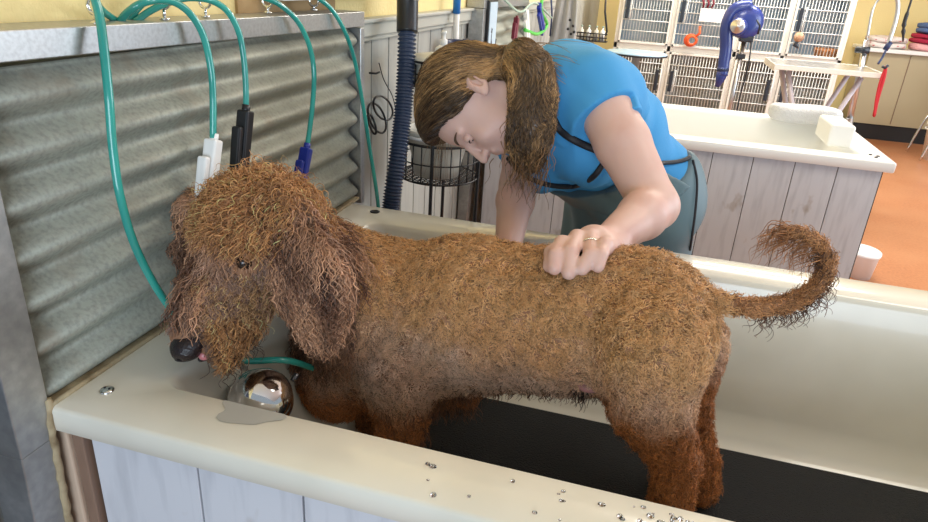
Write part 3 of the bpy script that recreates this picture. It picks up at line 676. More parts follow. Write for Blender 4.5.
# dryer on its stand
SY = 5.7; c = P(746, 22, Y=SY); t = empty('pet_dryer', (c[0], SY, .1)); tag(t, 'round blue blower dryer on a wheeled steel stand before the cages', 'dryer')
sn = [(1.0, 0)]
k = 170*0
hub = P(740, 27, Y=SY-.10)
R_ = .135
MB().lathe([(.05, -.085), (R_*.75, -.085), (R_*.95, -.06), (R_, -.02), (R_, .02), (R_*.95, .05), (R_*.7, .075), (.05, .08)], c, 40, axis=(.25, -1, .1)).build('housing', M['dryer'], t)
b = MB(); pth = [P(752, 6, Y=SY-.02), P(735, 10, Y=SY-.02), P(727, 26, Y=SY-.02), P(726, 48, Y=SY-.02), P(724, 62, Y=SY-.03), P(722, 76, Y=SY-.05)]
b.tube(spl(pth, 6), [.05, .054, .055, .056]+[.056-.0004*i for i in range(27)], 20); b.build('outlet_duct', M['dryer'], t)
b = MB().tube([P(723, 68, Y=SY-.04), P(721, 77, Y=SY-.05), P(717, 87, Y=SY-.06)], [.046, .044, .020], 16); b.build('nozzle', M['dryer'], t)
b = MB().tube([P(723, 68, Y=SY-.04), P(722.6, 71, Y=SY-.04)], [.050, .050], 16); b.build('nozzle_band', M['navy'], t)
hx = P(739, 27, Y=SY-.13); MB().cyl(hx, hx+np.array([-.03, -.12, .012])*.6, .066, 28).build('motor', M['dryer'], t)
f0 = hx+np.array([-.03, -.12, .012])*.6; MB().lathe([(.056, 0), (.056, .006), (.05, .010), (.012, .011), (.010, .016), (.001, .016)], f0, 28, axis=(-.24, -.96, .1)).build('motor_plate', M['steel'], t)
hk = P(746, 38, Y=SY); b = MB().box(hk-np.array([.055, .06, .03]), hk+np.array([.055, .05, .02])); b.build('bracket', M['kdark'], t, bevel=.01)
b = MB().tube([P(757, 20, Y=SY-.13), P(760, 26, Y=SY-.15), P(758, 34, Y=SY-.13)], .008, 7); b.build('control_knob', M['kdark'], t)
b = MB().tube([P(738, 6, Y=SY), P(739, -1, Y=SY), P(752, -1, Y=SY), P(752, 5, Y=SY)], .008, 8); b.build('carry_handle', M['kdark'], t)
px_ = P(742, 50, Y=SY); MB().cyl((px_[0], SY, .10), (px_[0], SY, hk[2]), .018, 14).build('stand_pole', M['steel'], t)
MB().box((px_[0]-.035, SY-.03, px_[2]-.07), (px_[0]+.035, SY+.03, px_[2]-.03)).build('height_clamp', M['kdark'], t, bevel=.006)
for k in range(5):
    a = k*1.2566+.3; MB().tube([(px_[0], SY, .10), (px_[0]+.26*math.cos(a), SY+.26*math.sin(a), .065)], .014, 8).build('leg', M['steel'], t)
    MB().lathe([(.024, -.012), (.028, 0), (.024, .012)], (px_[0]+.26*math.cos(a), SY+.26*math.sin(a), .030), 14, axis=(math.sin(a), -math.cos(a), 0)).build('caster', M['kdark'], t)
cd_ = [P(751, 42, Y=SY-.02), P(750, 55, Y=SY-.05), P(746, 75, Y=SY-.05), P(739, 100, Y=SY-.05), P(735, 120, Y=SY-.05)]; cd_.append(np.array([cd_[-1][0], SY-.05, .01]))
MB().tube(spl(cd_, 5), .006, 6).build('power_cord', M['kdark'], t)

# stool with a light blue round top
c = P(637, 52, Y=4.7); t = empty('round_table', (c[0], 4.7, 0)); tag(t, 'small round light blue topped table behind the woman in front of the cages', 'table')
MB().lathe([(.20, -.022), (.215, -.018), (.22, -.006), (.215, .0), (.01, .0005)], c, 40).build('table_top', M['ltblue'], t); MB().lathe([(.221, -.020), (.223, -.012), (.221, -.008)], c, 40).build('edge_band', M['kdark'], t)
MB().cyl((c[0], 4.7, .04), (c[0], 4.7, c[2]-.02), .03, 16).build('pedestal', M['steel'], t); MB().lathe([(.19, 0), (.19, .02), (.05, .045)], (c[0], 4.7, 0), 32).build('base', M['kdark'], t)

# grooming table with its arm
GY = 4.95
a, e = P(777, 60, Y=GY-.25), P(884, 73, Y=GY-.25); zt = .985
x0, x1 = a[0], e[0]
t = empty('grooming_table', ((x0+x1)/2, GY, 0)); tag(t, 'long steel topped grooming table with a bent steel arm, in front of the cages', 'grooming table')
MB().box((x0, GY-.25, zt-.016), (x1, GY+.28, zt)).build('table_top', M['steel'], t, bevel=.004)
MB().box((x0-.004, GY-.256, zt-.032), (x1+.004, GY-.250, zt+.003)).box((x0-.004, GY+.28, zt-.045), (x1+.004, GY+.286, zt+.003)).box((x0-.008, GY-.256, zt-.045), (x0, GY+.286, zt+.003)).box((x1, GY-.256, zt-.045), (x1+.008, GY+.286, zt+.003)).build('edge_trim', M['kframe'], t, bevel=.003)
xm = (x0+x1)/2; lt_ = P(790, 75, Y=GY)[0]
for s in (-1, 1):
    for yy in (GY-.16, GY+.18):
        MB().tube([(xm+s*.24, yy, zt-.045), (xm+s*.06, yy, .42), (xm-s*.0, yy, .36)], .018, 8).build('leg', M['purplegrey'], t)
MB().box((xm-.09, GY-.19, .33), (xm+.09, GY+.21, .38)).build('cross_bar', M['purplegrey'], t, bevel=.008); MB().box((xm-.05, GY-.1, .05), (xm+.05, GY+.12, .33)).build('column', M['purplegrey'], t, bevel=.008); MB().box((xm-.3, GY-.22, 0), (xm+.3, GY+.24, .05)).build('base', M['purplegrey'], t, bevel=.008)
# arm
AY = GY+.20
ar = [P(850, 118, Y=AY), P(861, 80, Y=AY), P(867, 40, Y=AY), P(872, 12, Y=AY), P(877, 1, Y=AY), P(884, -4, Y=AY), P(894, -4, Y=AY), P(898, 3, Y=AY), P(896, 20, Y=AY), P(888, 45, Y=AY), P(885, 54, Y=AY)]
am = MB().tube(spl(ar[2:10], 5), [.009]*10+[.010]*10+[.014]*16, 10).build('restraint_arm', M['steel'], t)
MB().cyl(ar[0], ar[2], .022, 12).build('upright', M['steel'], am); pt_ = ar[0]+(ar[0]-ar[2])*.55; MB().cyl(pt_, ar[0], .028, 12).build('lower_upright', M['steel'], am)
q = P(863, 50, Y=AY-.03); MB().tube([q-[.05, 0, 0], q+[.04, 0, -.0]], [.022, .026], 10).build('clamp', M['kdark'], am)
q = P(888, 46, Y=AY-.0); MB().cyl(q+[-.012, 0, -.03], q+[.008, 0, .03], .019, 10).build('clamp_sleeve', M['navy'], am)
b = MB().tube(spl([P(886, 66, Y=GY-.27), P(884, 78, Y=GY-.27), P(878, 98, Y=GY-.27), P(874, 116, Y=GY-.27)], 5), .011, 8, flat=(Vector((0, 1, 0)), .4)); b.tube(spl([P(886, 66, Y=GY-.27), P(880, 82, Y=GY-.272), P(876, 100, Y=GY-.272), P(874, 117, Y=GY-.272)], 5), .007, 8, flat=(Vector((0, 1, 0)), .4))
t = empty('grooming_leash', tuple(P(886, 66, Y=GY-.27))); tag(t, 'red leash loop hanging from the right end of the grooming table', 'leash'); b.build('strap', M['red'], t)
q = P(885, 68, Y=GY-.27); MB().tube([q+[-.02, 0, .01], q, q+[.015, 0, .02]], .010, 8).build('clip', M['kdark'], t)
tag(MB().tube(spl([P(886, 50, Y=AY-.02), P(882, 58, Y=AY-.03), P(878, 64, Y=AY-.05)], 4), .008, 7).build('arm_strap', M['navy']), 'short dark blue strap dangling from the clamp of the steel arm', 'strap')
tag(MB().tube(spl([P(912, -2, Y=5.4), P(907, 14, Y=5.4), P(904, 25, Y=5.4), P(903, 42, Y=5.4)], 5), [.008]*5+[.014]*5+[.017, .009, .016, .010, .008, .004], 8).build('hanging_lead', M['black']), 'thin black lead hanging above the folded towels', 'leash')

# counter at the right with towels
CY = 7.85; xa = P(869, 50, Y=CY)[0]; zc = P(900, 50, Y=CY)[2]
t = empty('counter', (xa, CY, 0)); tag(t, 'beige counter with a pale worktop against the right of the back wall', 'counter')
MB().box((xa-.03, CY-.03, zc-.04), (4.6, CY+.6, zc)).build('worktop', M['gel2'], t, bevel=.006); MB().box((xa+.02, CY+.02, .17), (4.6, CY+.58, zc-.04)).build('cabinet', M['beige'], t); MB().box((xa-.14, CY+.04, 0.0), (4.6, CY+.56, .17)).build('plinth', M['dblack'], t)
MB().box((xa+.42, CY+.012, .19), (xa+.425, CY+.02, zc-.05)).build('panel_joint', M['brownwood'], t)
# big folded towels built as rounded, sagging stacks of folds
def folded(name, c, sx, sy, h, n, mat_, label, sag=.012, seed=0):
    b = MB(); r = np.random.default_rng(seed); rad = h/n/2
    rows = []
    t_ = empty(name, (c[0], c[1], c[2])); tag(t_, label, 'towel')
    for k in range(n):
        zc_ = c[2]+rad*(2*k+1); prof = []
        ex = sx*(1-.04*r.random()); ey = sy*(1-.05*r.random()); rows = []
        for i in range(15):
            u = -1+2*i/14; e = math.sqrt(max(1-abs(u)**8, .02)); ring = []
            for j in range(16):
                a = 2*math.pi*j/16; ca, sa = math.cos(a), math.sin(a)
                yy = ey/2*math.copysign(abs(ca)**.35, ca)*e; zz = rad*1.05*math.copysign(abs(sa)**.8, sa)*(.55+.45*e)
                ring.append((c[0]+ex/2*u, c[1]+yy, zc_+zz+sag*.35*math.sin(u*4+k+yy*9)+sag*.12*math.sin(u*17+yy*30)))
            rows.append(ring)
        b2 = MB().grid(rows, closed=True); b2.f += [tuple(range(16))[::-1], tuple(range(14*16, 15*16))]; b2.sm += [True, True]
        b2.build('fold', mat_, t_, sub=1)
    return t_
c = P(894, 46, Y=CY+.2); c[2] = zc
folded('folded_towel', (xa+.19, CY+.2, zc), .42, .34, .12, 2, M['towelp'], 'white floral folded blanket at the left end of the counter', .02, 1)
folded('folded_towel', (xa+.66, CY+.22, zc), .46, .34, .075, 1, M['towelk'], 'pink folded towel at the bottom of the right stack', .015, 2)
folded('folded_towel', (xa+.66, CY+.22, zc+.075), .48, .36, .10, 2, M['towelr'], 'red folded towel in the middle of the right stack', .015, 3)
folded('folded_towel', (xa+.67, CY+.22, zc+.175), .44, .34, .11, 2, M['towelb'], 'blue folded towel on top of the right stack', .02, 4)
# towel on tub two, bins, chair
a = P(768, 122, Z=RIM+.0); 
folded('folded_towel', (1.50, T2+.76, RIM+.001), .36, .17, .085, 1, M['towelw'], 'white rolled towel lying on the far rim of the second tub', .010, 5)
c = P(868, 268, Y=2.62); t = empty('white_bin', (2.03, 3.38, 0)); tag(t, 'small white plastic bin on the floor at the right end of the second tub', 'bin')
MB().lathe([(.085, 0), (.100, .13), (.108, .135), (.108, .15), (.098, .15), (.08, .02), (.01, .015)], (2.03, 3.38, 0), 32, sx=.8).build('bin_shell', M['white'], t)
c = P(936, 160, Z=0); t = empty('white_bucket', (c[0], c[1], 0)); tag(t, 'white plastic bucket on the floor at the right edge', 'bucket')
MB().lathe([(.13, 0), (.165, .33), (.175, .335), (.175, .36), (.16, .36), (.125, .02), (.01, .015)], c, 32).build('bucket_shell', M['white'], t); MB().tube([c+[.176*math.cos(a), .176*math.sin(a), .30] for a in np.linspace(0, 6.283, 33)], .007, 6, caps=False).build('rim', M['white'], t)
t = empty('metal_chair', tuple(P(925, 150, Z=0))); tag(t, 'chair with bent chrome legs standing before the beige counter', 'chair')
f = P(906, 152, Z=0); zz = .44
for dy in (0, -.42):
    q = [f+[0, dy, .01], f+[.045, dy, .22], f+[.09, dy, zz-.05], f+[.14, dy, zz], f+[.30, dy, zz], f+[.44, dy, zz], f+[.49, dy, zz-.04], f+[.56, dy, .01]]
    MB().tube(spl(q, 5), .012, 10).build('leg_frame', M['chrome'], t)
MB().box(f+[.11, -.44, zz+.012], f+[.50, .02, zz+.05]).build('seat', M['kdark'], t, bevel=.015, seg=3); MB().box(f+[.48, -.44, zz+.16], f+[.51, .02, zz+.45]).build('backrest', M['kdark'], t, bevel=.012, seg=3)
for dy in (-.02, -.40): MB().tube([f+[.46, dy, zz], f+[.495, dy, zz+.3]], .010, 8).build('back_post', M['chrome'], t)

# ------------------------------------------------------------------ the dog
def wavy(p, s=1.0, seed=0):
    r = np.random.default_rng(seed); o = 0
    for k in range(5):
        d = r.normal(size=3)*s*28; o = o+np.sin(p@d+r.random()*6.28)
    return o/5
dog = empty('dog', (.62, .50, FL+.012)); tag(dog, 'wet curly red-brown doodle dog standing in the tub', 'dog')
Yn, Yf = .41, .60                                        # near and far legs
f = Field((-.02, .08, FL-.01), (1.12, .75, 1.18), .006)
q = lambda x, y, Y: P(x, y, Y=Y)
fl = (Vector((0, 1, 0)), .86)
f.cone(q(634, 322, .50), q(560, 321, .50), .132, .128, 0, flat=fl)
f.cone(q(560, 321, .50), q(470, 315, .50), .128, .145, .03, flat=fl)
f.cone(q(470, 315, .50), q(385, 325, .50), .145, .150, .03, flat=fl)
f.cone(q(385, 325, .50), q(345, 345, .49), .150, .115, .03, flat=fl)
f.ell(q(645, 332, .50), (.105, .108, .120), .04)
f.cone(q(372, 296, .49), q(285, 252, .36), .112, .085, .04)      # neck
f.cone(q(348, 325, .48), q(340, 378, .45), .095, .082, .04)          # fore chest
# hind legs
def hind(Y, dx, dy=0):
    f.cone(q(655+dx, 345+dy, Y), q(651+dx, 405+dy, Y-.01), .090, .066, .035)
    f.cone(q(652+dx, 408+dy, Y-.01), q(676+dx, 462+dy, Y), .064, .036, .02)
    hk = q(676+dx, 462+dy, Y); paw = np.array([hk[0]+.015, Y, FL+.045]); f.cone(hk, paw, .036, .034, .02)
    f.cone(paw, paw+[-.055, 0, -.008], .034, .026, .015)
    for s in (-.018, -.006, .006, .018): f.cone(paw+[-.05, s, -.012], paw+[-.078, s*1.15, -.02], .012, .010, .006)
hind(Yn, 0); hind(Yf, 22, -2)
def fore(Y, x, y0):
    a = q(x, y0, Y); e = q(x+2, y0+42, Y); f.cone(a, e, .078, .047, .035)
    paw = np.array([e[0]-.01, Y, FL+.045]); f.cone(e, paw, .045, .036, .02); f.cone(paw, paw+[-.05, 0, -.008], .036, .028, .015)
    for s in (-.018, -.006, .006, .018): f.cone(paw+[-.045, s, -.012], paw+[-.073, s*1.15, -.02], .012, .010, .006)
fore(Yn, 400, 372); fore(Yf, 372, 380)
f.cone(q(440, 385, .52), q(465, 392, .52), .05, .03, .03)          # elbow tuft under the chest
# head
HY = .30
f.ell(q(262, 228, HY), (.098, .092, .088), .03)
f.cone(q(250, 250, .265), q(212, 303, .195), .068, .046, .03)
f.cone(q(212, 303, .195), q(193, 331, .165), .044, .034, .015)
f.cone(q(245, 300, .25), q(217, 345, .175), .040, .026, .02)       # lower jaw and bearded cheek
f.cone(q(205, 215, .345), q(193, 268, .335), .045, .028, .02)      # far ear
f.ell(q(230, 243, .235), (.03, .022, .018), .02)                   # brow
# near ear: a broad hanging flap
f.cone(q(288, 218, .262), q(310, 278, .242), .044, .058, .03, flat=(Vector((.25, 1, -.1)), .55))
f.cone(q(312, 275, .235), q(318, 325, .250), .060, .036, .02, flat=(Vector((.25, 1, -.1)), .5))
f.ell(q(243, 262, .222), (.014, .02, .010), .008, mode='cut')      # eye socket, placed on the surface below
# tail
tp = [(690, 292), (725, 303), (762, 307), (795, 300), (818, 284), (828, 262), (822, 245), (806, 234), (786, 229)]
tl = [q(x, y, .50) for x, y in tp]; tl[0] = q(672, 290, .50)
tl = spl(tl, 4); nT = len(tl)
for i in range(nT-1):
    f.cone(tl[i], tl[i+1], .017-.012*i/nT, .017-.012*(i+1)/nT, .005 if i > 2 else .02)
f.wrinkle(lambda p: np.where(p[..., 2] > .62, .0035, .002)*wavy(p, 7, 41)+.0015*wavy(p, 12, 42))
body, DV, DF = field_mesh(f, 'body', M['dogskin'], dog, 3)

hairp = []
def pxy(p):
    d = p-CAM; z = d@fw; return np.stack([464+FPX*(d@rt)/z, 261-FPX*(d@up)/z], -1)
tailA = np.array(tl)
def classify(p):
    """0 trunk 1 head/muzzle 2 ear 3 leg 4 tail"""
    s = pxy(p); k = np.zeros(len(p), int)
    leg = (p[:, 2] < .635) | ((p[:, 2] < .70) & (p[:, 0] > .80)) ; k[leg] = 3
    hd = (s[:, 0] < 285) & (p[:, 1] < .44) & (s[:, 1] < 375); k[hd] = 1
    k[hd & (s[:, 1]+.35*(s[:, 0]-200) > 262) & (s[:, 0] < 272)] = 5
    dE = np.linalg.norm(p-q(300, 240, .235), axis=1)
    ear = ((s[:, 0] >= 268) & (s[:, 0] < 352) & (s[:, 1] > 176) & (s[:, 1] < 352) & (p[:, 1] < .40)) | ((s[:, 0] < 208) & (s[:, 1] < 292) & (s[:, 1] > 205)); k[ear] = 2
    dT = np.min(np.linalg.norm(p[:, None]-tailA[None, 4:], axis=2), axis=1) if len(p) < 200000 else 0
    k[(dT < .032) & (p[:, 0] > .93)] = 4
    return k
def vis(c):                                              # more curls where they can be seen from about the viewer's side
    g = f.grad(c); d = nrm(CAM-c); return .12+np.clip(np.sum(g*d, 1)+.35, 0, 1)
GOLD, RUST, DARK, PALE, GREY = [np.array(c) for c in ((.78, .44, .19), (.60, .29, .13), (.075, .030, .016), (.82, .58, .44), (.30, .20, .16))]
def lerp(a, b, t): return a*(1-t[:, None])+b*t[:, None]
def colour(p, k):
    zc_ = np.clip((p[:, 2]-.78)/.16, 0, 1); n1 = wavy(p, 1, 3); n2 = wavy(p, 3, 5)
    side = np.clip(1-np.abs(p[:, 2]-.76)/.13, 0, 1)
    c = lerp(lerp(RUST[None]+p*0, PALE[None]+p*0, np.clip(.25+.75*side+.6*n1, 0, 1)), GOLD[None]+p*0, np.clip(zc_*1.15+.35*n2-.05, 0, 1))
    # legs: deep rust
    lg = np.clip((np.where(p[:, 0] > .72, .835, .73)-p[:, 2]+.03*n1)/.07, 0, 1); c = lerp(c, np.array([.46, .17, .05])[None]+p*0, lg)
    # chest side paler
    e = lerp(np.array([.16, .07, .04])[None]+p*0, np.array([.66, .36, .21])[None]+p*0, np.clip(.35+.9*n2, 0, 1)); c[k == 2] = e[k == 2]
    h = lerp(np.array([.30, .14, .08])[None]+p*0, np.array([.68, .46, .34])[None]+p*0, np.clip(.5+.9*n1, 0, 1))
    top = np.clip((p[:, 2]-1.03)/.05, 0, 1); h = lerp(h, np.array([.62, .29, .125])[None]+p*0, top*.85); c[k == 1] = h[k == 1]
    mz = lerp(np.array([.34, .20, .14])[None]+p*0, np.array([.42, .22, .09])[None]+p*0, np.clip((1.06-p[:, 2]*1.05)*6-.4+.5*n2, 0, 1)); mz = lerp(mz, np.array([.12, .08, .07])[None]+p*0, np.clip(1.25-np.linalg.norm(p-nose_c, axis=1)/.055, 0, .85)); c[k == 5] = mz[k == 5]
    c = lerp(c, np.array([.06, .03, .02])[None]+p*0, np.clip(1.5-np.linalg.norm(p-eye_c, axis=1)/.018, 0, .9))
    t = lerp(np.array([.36, .16, .06])[None]+p*0, np.array([.66, .33, .14])[None]+p*0, np.clip(.55+.9*n2, 0, 1)); c[k == 4] = t[k == 4]
    c = c*np.exp(rng.normal(0, .22, (len(p), 1))+.35*wavy(p, 9, 93)[:, None])
    dk = rng.random(len(p)) < .10; c[dk] *= .35
    return np.clip(c*np.minimum(1, .82/np.maximum(c.max(1, keepdims=True), 1e-3)), .006, .82)
def coat(name, n, kinds, length, lift, ca, cn, S, rad, dirfn, rnd, weight=None, coh=0):
    p = surf_points(DV, DF, n, weight or vis); k = classify(p)
    # keep the nose, eye and mouth clear
    keep = np.isin(k, kinds)
    for c_, r in KEEP: keep &= np.linalg.norm(p-c_, axis=1) > r
    p = p[keep]; k = k[keep]; N = len(p)
    ln = length*rng.uniform(.65, 1.3, N); lf = lift*rng.uniform(.35, 1.25, N)
    path = comb(f, p, dirfn, ln, S, lf, ca*rng.uniform(.5, 1.5, N), cn*rng.uniform(.85, 1.15, N), rnd=rnd, coh=coh)
    return path, rad*rng.uniform(.7, 1.3, N), colour(p, k)
eye_c = f.hit(244, 262)
nose_c = q(185, 346, .145)
KEEP = [(eye_c, .021), (nose_c, .036), (q(209, 352, .165), .014)]
down = np.array([0, 0, -1.0])
def d_trunk(p): return np.array([.3, -.1, -.45])+1.5*np.stack([wavy(p, 4.5, 11), wavy(p, 4.5, 12), wavy(p, 4.5, 13)], -1)
crown = q(262, 178, .30); 
def d_head(p): return nrm(p-crown)*.7+down*.8+.5*np.stack([wavy(p, 1.5, 21), wavy(p, 1.5, 22), wavy(p, 1.5, 23)], -1)
def d_leg(p): return down*.5+1.3*np.stack([wavy(p, 5, 31), wavy(p, 5, 32), wavy(p, 5, 33)], -1)
def d_tail(p):
    i = np.argmin(np.linalg.norm(p[:, None]-tailA[None], axis=2), axis=1); i2 = np.clip(i+1, 0, nT-1); return nrm(tailA[i2]-tailA[np.clip(i-1, 0, nT-1)])*.9+down*.35
eye_c = eye_c
sets = [coat('trunk', 90000, [0], .020, .0085, .0036, 1.6, 8, .0008, d_trunk, .22, coh=4),
        coat('leg', 70000, [3], .018, .0095, .0034, 1.4, 8, .0008, d_leg, .25, coh=4),
        coat('head', 52000, [1], .046, .012, .0036, 1.9, 9, .0009, d_head, .14, coh=3.5),
        coat('ear', 34000, [2], .070, .017, .0050, 2.8, 12, .0014, lambda p: down*1.2+nrm(p-crown)*.3, .10, coh=3.5),
        coat('tail', 60000, [4], .015, .007, .0034, 1.2, 8, .0008, d_tail, .4),
        coat('muzzle', 90000, [5], .015, .0055, .0022, 1.2, 8, .0007, lambda p: d_head(p)*.8+np.array([.5, 0, -.3]), .3)]
for S_ in sorted({s[0].shape[1] for s in sets}):
    pass
def pad(s, S=12):
    P_ = s[0]; n = P_.shape[1]
    if n == S: return s
    u = np.linspace(0, n-1, S); i = np.minimum(u.astype(int), n-2); fr = (u-i)[None, :, None]
    return (P_[:, i]*(1-fr)+P_[:, i+1]*fr, s[1], s[2])
def strand_set(lst, S, name, m_, parent):
    lst = [pad(s, S) for s in lst]
    return strands(np.concatenate([s[0] for s in lst]), np.concatenate([s[1] for s in lst]), np.concatenate([s[2] for s in lst]), name, m_, parent)
strand_set([sets[0], sets[1], sets[4]], 8, 'coat', M['fur'], dog)
strand_set([sets[2], sets[5]], 9, 'face_hair', M['fur'], dog)
strand_set([sets[3]], 12, 'ear_hair', M['fur'], dog)
# long wet locks: free hanging curls (crown top knot, beard drips, tail fringe, belly and elbow fringe)
def locks(roots, dirs, length, S, amp, turns, rad, col, grav=.5, spread=.3):
    N = len(roots); d = nrm(dirs+rng.normal(size=(N, 3))*spread); p = roots.copy(); out = [p.copy()]; L_ = length*rng.uniform(.6, 1.3, N)
    for i in range(1, S): d = nrm(d+down*grav*3/S); p = p+d*(L_/(S-1))[:, None]; out.append(p.copy())
    out = np.stack(out, 1); t = nrm(np.gradient(out, axis=1)); a = nrm(np.cross(t, [.3, 1, .2])); b = np.cross(t, a)
    ph = rng.random((N, 1))*6.28+np.linspace(0, 1, S)[None]*turns*6.28*rng.uniform(.7, 1.3, (N, 1)); env = np.minimum(1, np.linspace(0, 1, S)*2.5)*amp
    out = out+(a*np.cos(ph)[..., None]+b*np.sin(ph)[..., None])*env[None, :, None]
    c = np.array(col)[None]*np.exp(rng.normal(0, .35, (N, 1)))*np.ones((N, 3)); return out, rad*rng.uniform(.7, 1.3, N), np.clip(c, .004, .7)
# top knot
pk = surf_points(DV, DF, 3200, lambda c: ((np.linalg.norm(c-q(262, 200, .30), axis=1) < .105) & (c[:, 2] > 1.0)).astype(float)+1e-9)
dk = f.grad(pk)*.8+nrm(pk-q(262, 200, .30))*.5
tk = locks(pk, dk, .036, 12, .0048, 1.7, .0010, (.55, .27, .11), .9, .5)
# beard and lip drips
pb = surf_points(DV, DF, 900, lambda c: (((pxy(c)[:, 1] > 318) & (pxy(c)[:, 0] > 205) & (pxy(c)[:, 0] < 262) & (c[:, 1] < .30))).astype(float)+1e-9)
keepb = (np.linalg.norm(pb-q(209, 352, .165), axis=1) > .020) & (np.linalg.norm(pb-nose_c, axis=1) > .045); pb = pb[keepb]
bd = locks(pb, f.grad(pb)*.6+down*.5, .026, 12, .0038, 1.4, .0009, (.48, .23, .09), .7, .4)
ib = rng.choice(len(pb), 90); drip = locks(pb[ib]+down*.012, down+f.grad(pb[ib])*.3, .040, 12, .0055, 1.3, .0009, (.05, .022, .012), .5, .5)
# cheek / muzzle fluff
pm_ = surf_points(DV, DF, 1400, lambda c: (((pxy(c)[:, 1] > 275) & (pxy(c)[:, 0] > 195) & (pxy(c)[:, 0] < 272) & (pxy(c)[:, 1] < 345) & (c[:, 1] < .33))).astype(float)+1e-9)
pm_ = pm_[np.linalg.norm(pm_-nose_c, axis=1) > .050]
mf = locks(pm_, f.grad(pm_)*.7+down*.4, .020, 12, .0034, 1.3, .0008, (.50, .28, .13), .8, .5)
# tail fringe: small dark ringlets below, long loose locks at the tip
it = rng.integers(8, nT-7, 300); pt0 = tailA[it]+rng.normal(0, .006, (300, 3))+down*.012
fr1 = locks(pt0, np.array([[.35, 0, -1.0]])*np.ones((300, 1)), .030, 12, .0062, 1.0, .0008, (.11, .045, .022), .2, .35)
it = rng.integers(nT-11, nT, 190); pt0 = tailA[it]+rng.normal(0, .004, (190, 3)); tv = np.stack([-np.ones(190)*.9, np.zeros(190), .15*np.ones(190)], 1)
fr2 = locks(pt0, tv, .060, 12, .0050, 1.3, .0008, (.36, .16, .065), .85, .28)
# belly and elbow fringe
pe = np.array([q(rng.uniform(430, 482), 0, .5)*0+q(x, y, .46) for x, y in zip(rng.uniform(425, 486, 170), rng.uniform(392, 404, 170))])
pe = surf_points(DV, DF, 900, lambda c: ((f.grad(c)[:, 2] < -.55) & (c[:, 0] > .36) & (c[:, 0] < .84) & (c[:, 2] > .62) & (c[:, 2] < .80)).astype(float)+1e-9)
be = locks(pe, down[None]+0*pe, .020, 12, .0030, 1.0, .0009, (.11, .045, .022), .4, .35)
pe2 = surf_points(DV, DF, 800, lambda c: ((f.grad(c)[:, 2] < -.2) & (c[:, 0] > .36) & (c[:, 0] < .50) & (c[:, 2] > .60) & (c[:, 2] < .72)).astype(float)+1e-9)
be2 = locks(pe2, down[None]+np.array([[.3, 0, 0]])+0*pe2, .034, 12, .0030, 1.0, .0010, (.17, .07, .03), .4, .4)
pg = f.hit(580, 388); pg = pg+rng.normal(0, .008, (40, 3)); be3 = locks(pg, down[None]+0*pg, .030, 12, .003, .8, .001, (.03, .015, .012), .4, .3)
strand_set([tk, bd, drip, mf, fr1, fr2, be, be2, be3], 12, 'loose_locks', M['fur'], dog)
# nose, eye, mouth
b = MB(); nf = nrm(np.array([-.75, -.5, -.28])); 
no = Field(nose_c-.05, nose_c+.05, .0018)
side_n = nrm(np.cross(nf, [0, 0, 1])); upn = np.cross(side_n, nf); RN = np.stack([nf, side_n, upn], 1)
no.ell(nose_c-nf*.004, (.026, .031, .022), .003, rot=RN); no.ell(nose_c-nf*.016+upn*.006, (.024, .023, .015), .008, rot=RN)
for s in (-1, 1):
    no.ell(nose_c+nf*.008+side_n*s*.013-upn*.004, (.012, .010, .010), .006, rot=RN)
    no.cone(nose_c+nf*.020+side_n*s*.011-upn*.003, nose_c+nf*.008+side_n*s*.022-upn*.006, .0042, .003, .003, mode='cut')
no.cone(nose_c+nf*.022-upn*.004, nose_c+nf*.016-upn*.02, .0014, .0014, .002, mode='cut')
field_mesh(no, 'nose', M['dognose'], dog, 1)
mc = q(211, 352, .162); mo = Field(mc-.05, mc+.05, .002)
mo.cone(q(204, 355, .150), q(222, 345, .170), .0085, .007, .003)
field_mesh(mo, 'tongue', M['tongue'], dog, 1)
li = Field(mc-.06, mc+.06, .002); li.cone(q(201, 359, .155), q(222, 354, .170), .0050, .0048, .003); li.cone(q(222, 354, .170), q(232, 340, .185), .0048, .004, .003)
field_mesh(li, 'lower_lip', M['dognose'], dog, 1)
vd = nrm(CAM-eye_c); MB().lathe([(.0125*math.sin(a)+.0002, -.0125*math.cos(a)) for a in np.linspace(0, math.pi, 16)], eye_c-f.grad(eye_c[None])[0]*.003, 24).build('eye', M['iris'], dog)
b = MB(); 
lid = [f.hit(231+26*u, 261-6*math.sin(math.pi*u)+1.5*u) for u in np.linspace(0, 1, 9)]; b.tube([p_+vd*.002 for p_ in lid], [.002+.0025*math.sin(math.pi*i/8) for i in range(9)], 7)
b.build('eyelid', M['dogskin'], dog)
bc = f.hit(588, 386); MB().lathe([(.026*math.sin(a)+.0002, -.014*math.cos(a)) for a in np.linspace(0, math.pi, 12)], bc+np.array([0, .012, .0]), 20).build('belly_skin', M['belly'], dog)

# ------------------------------------------------------------------ the woman
woman = empty('person', (.78, 1.22, 0)); tag(woman, 'woman in a blue t-shirt and grey apron bending over the wet dog', 'person')
W3 = lambda x, y, Y: P(x, y, Y=Y)
DOGF = f
PV = np.array([.735, 1.22, .945]); NB = np.array([.535, 1.01, 1.175])
LS = W3(592, 84, .93); RS = W3(530, 126, 1.10)
CH = (LS+RS)/2*.5+(NB)*.5
ax_t = nrm(NB-PV); br = nrm(LS-RS); fr_ = nrm(np.cross(br, ax_t)); br = nrm(np.cross(ax_t, fr_))   # axis, breadth (to her left), front/back
if fr_[2] > 0: fr_ = -fr_                                                                         # fr_: the side her belly faces
HS = 1.13; HD = W3(480, 107, .90)
LE = W3(655, 206, .76); LW = W3(606, 243, .575)
RE = W3(518, 185, .98); RW = W3(508, 246, .79)
hipb = nrm(np.array([.66, -.75, 0])); hf = np.array([-.75, -.66, 0])
BL = (.08, .30, -.0); 
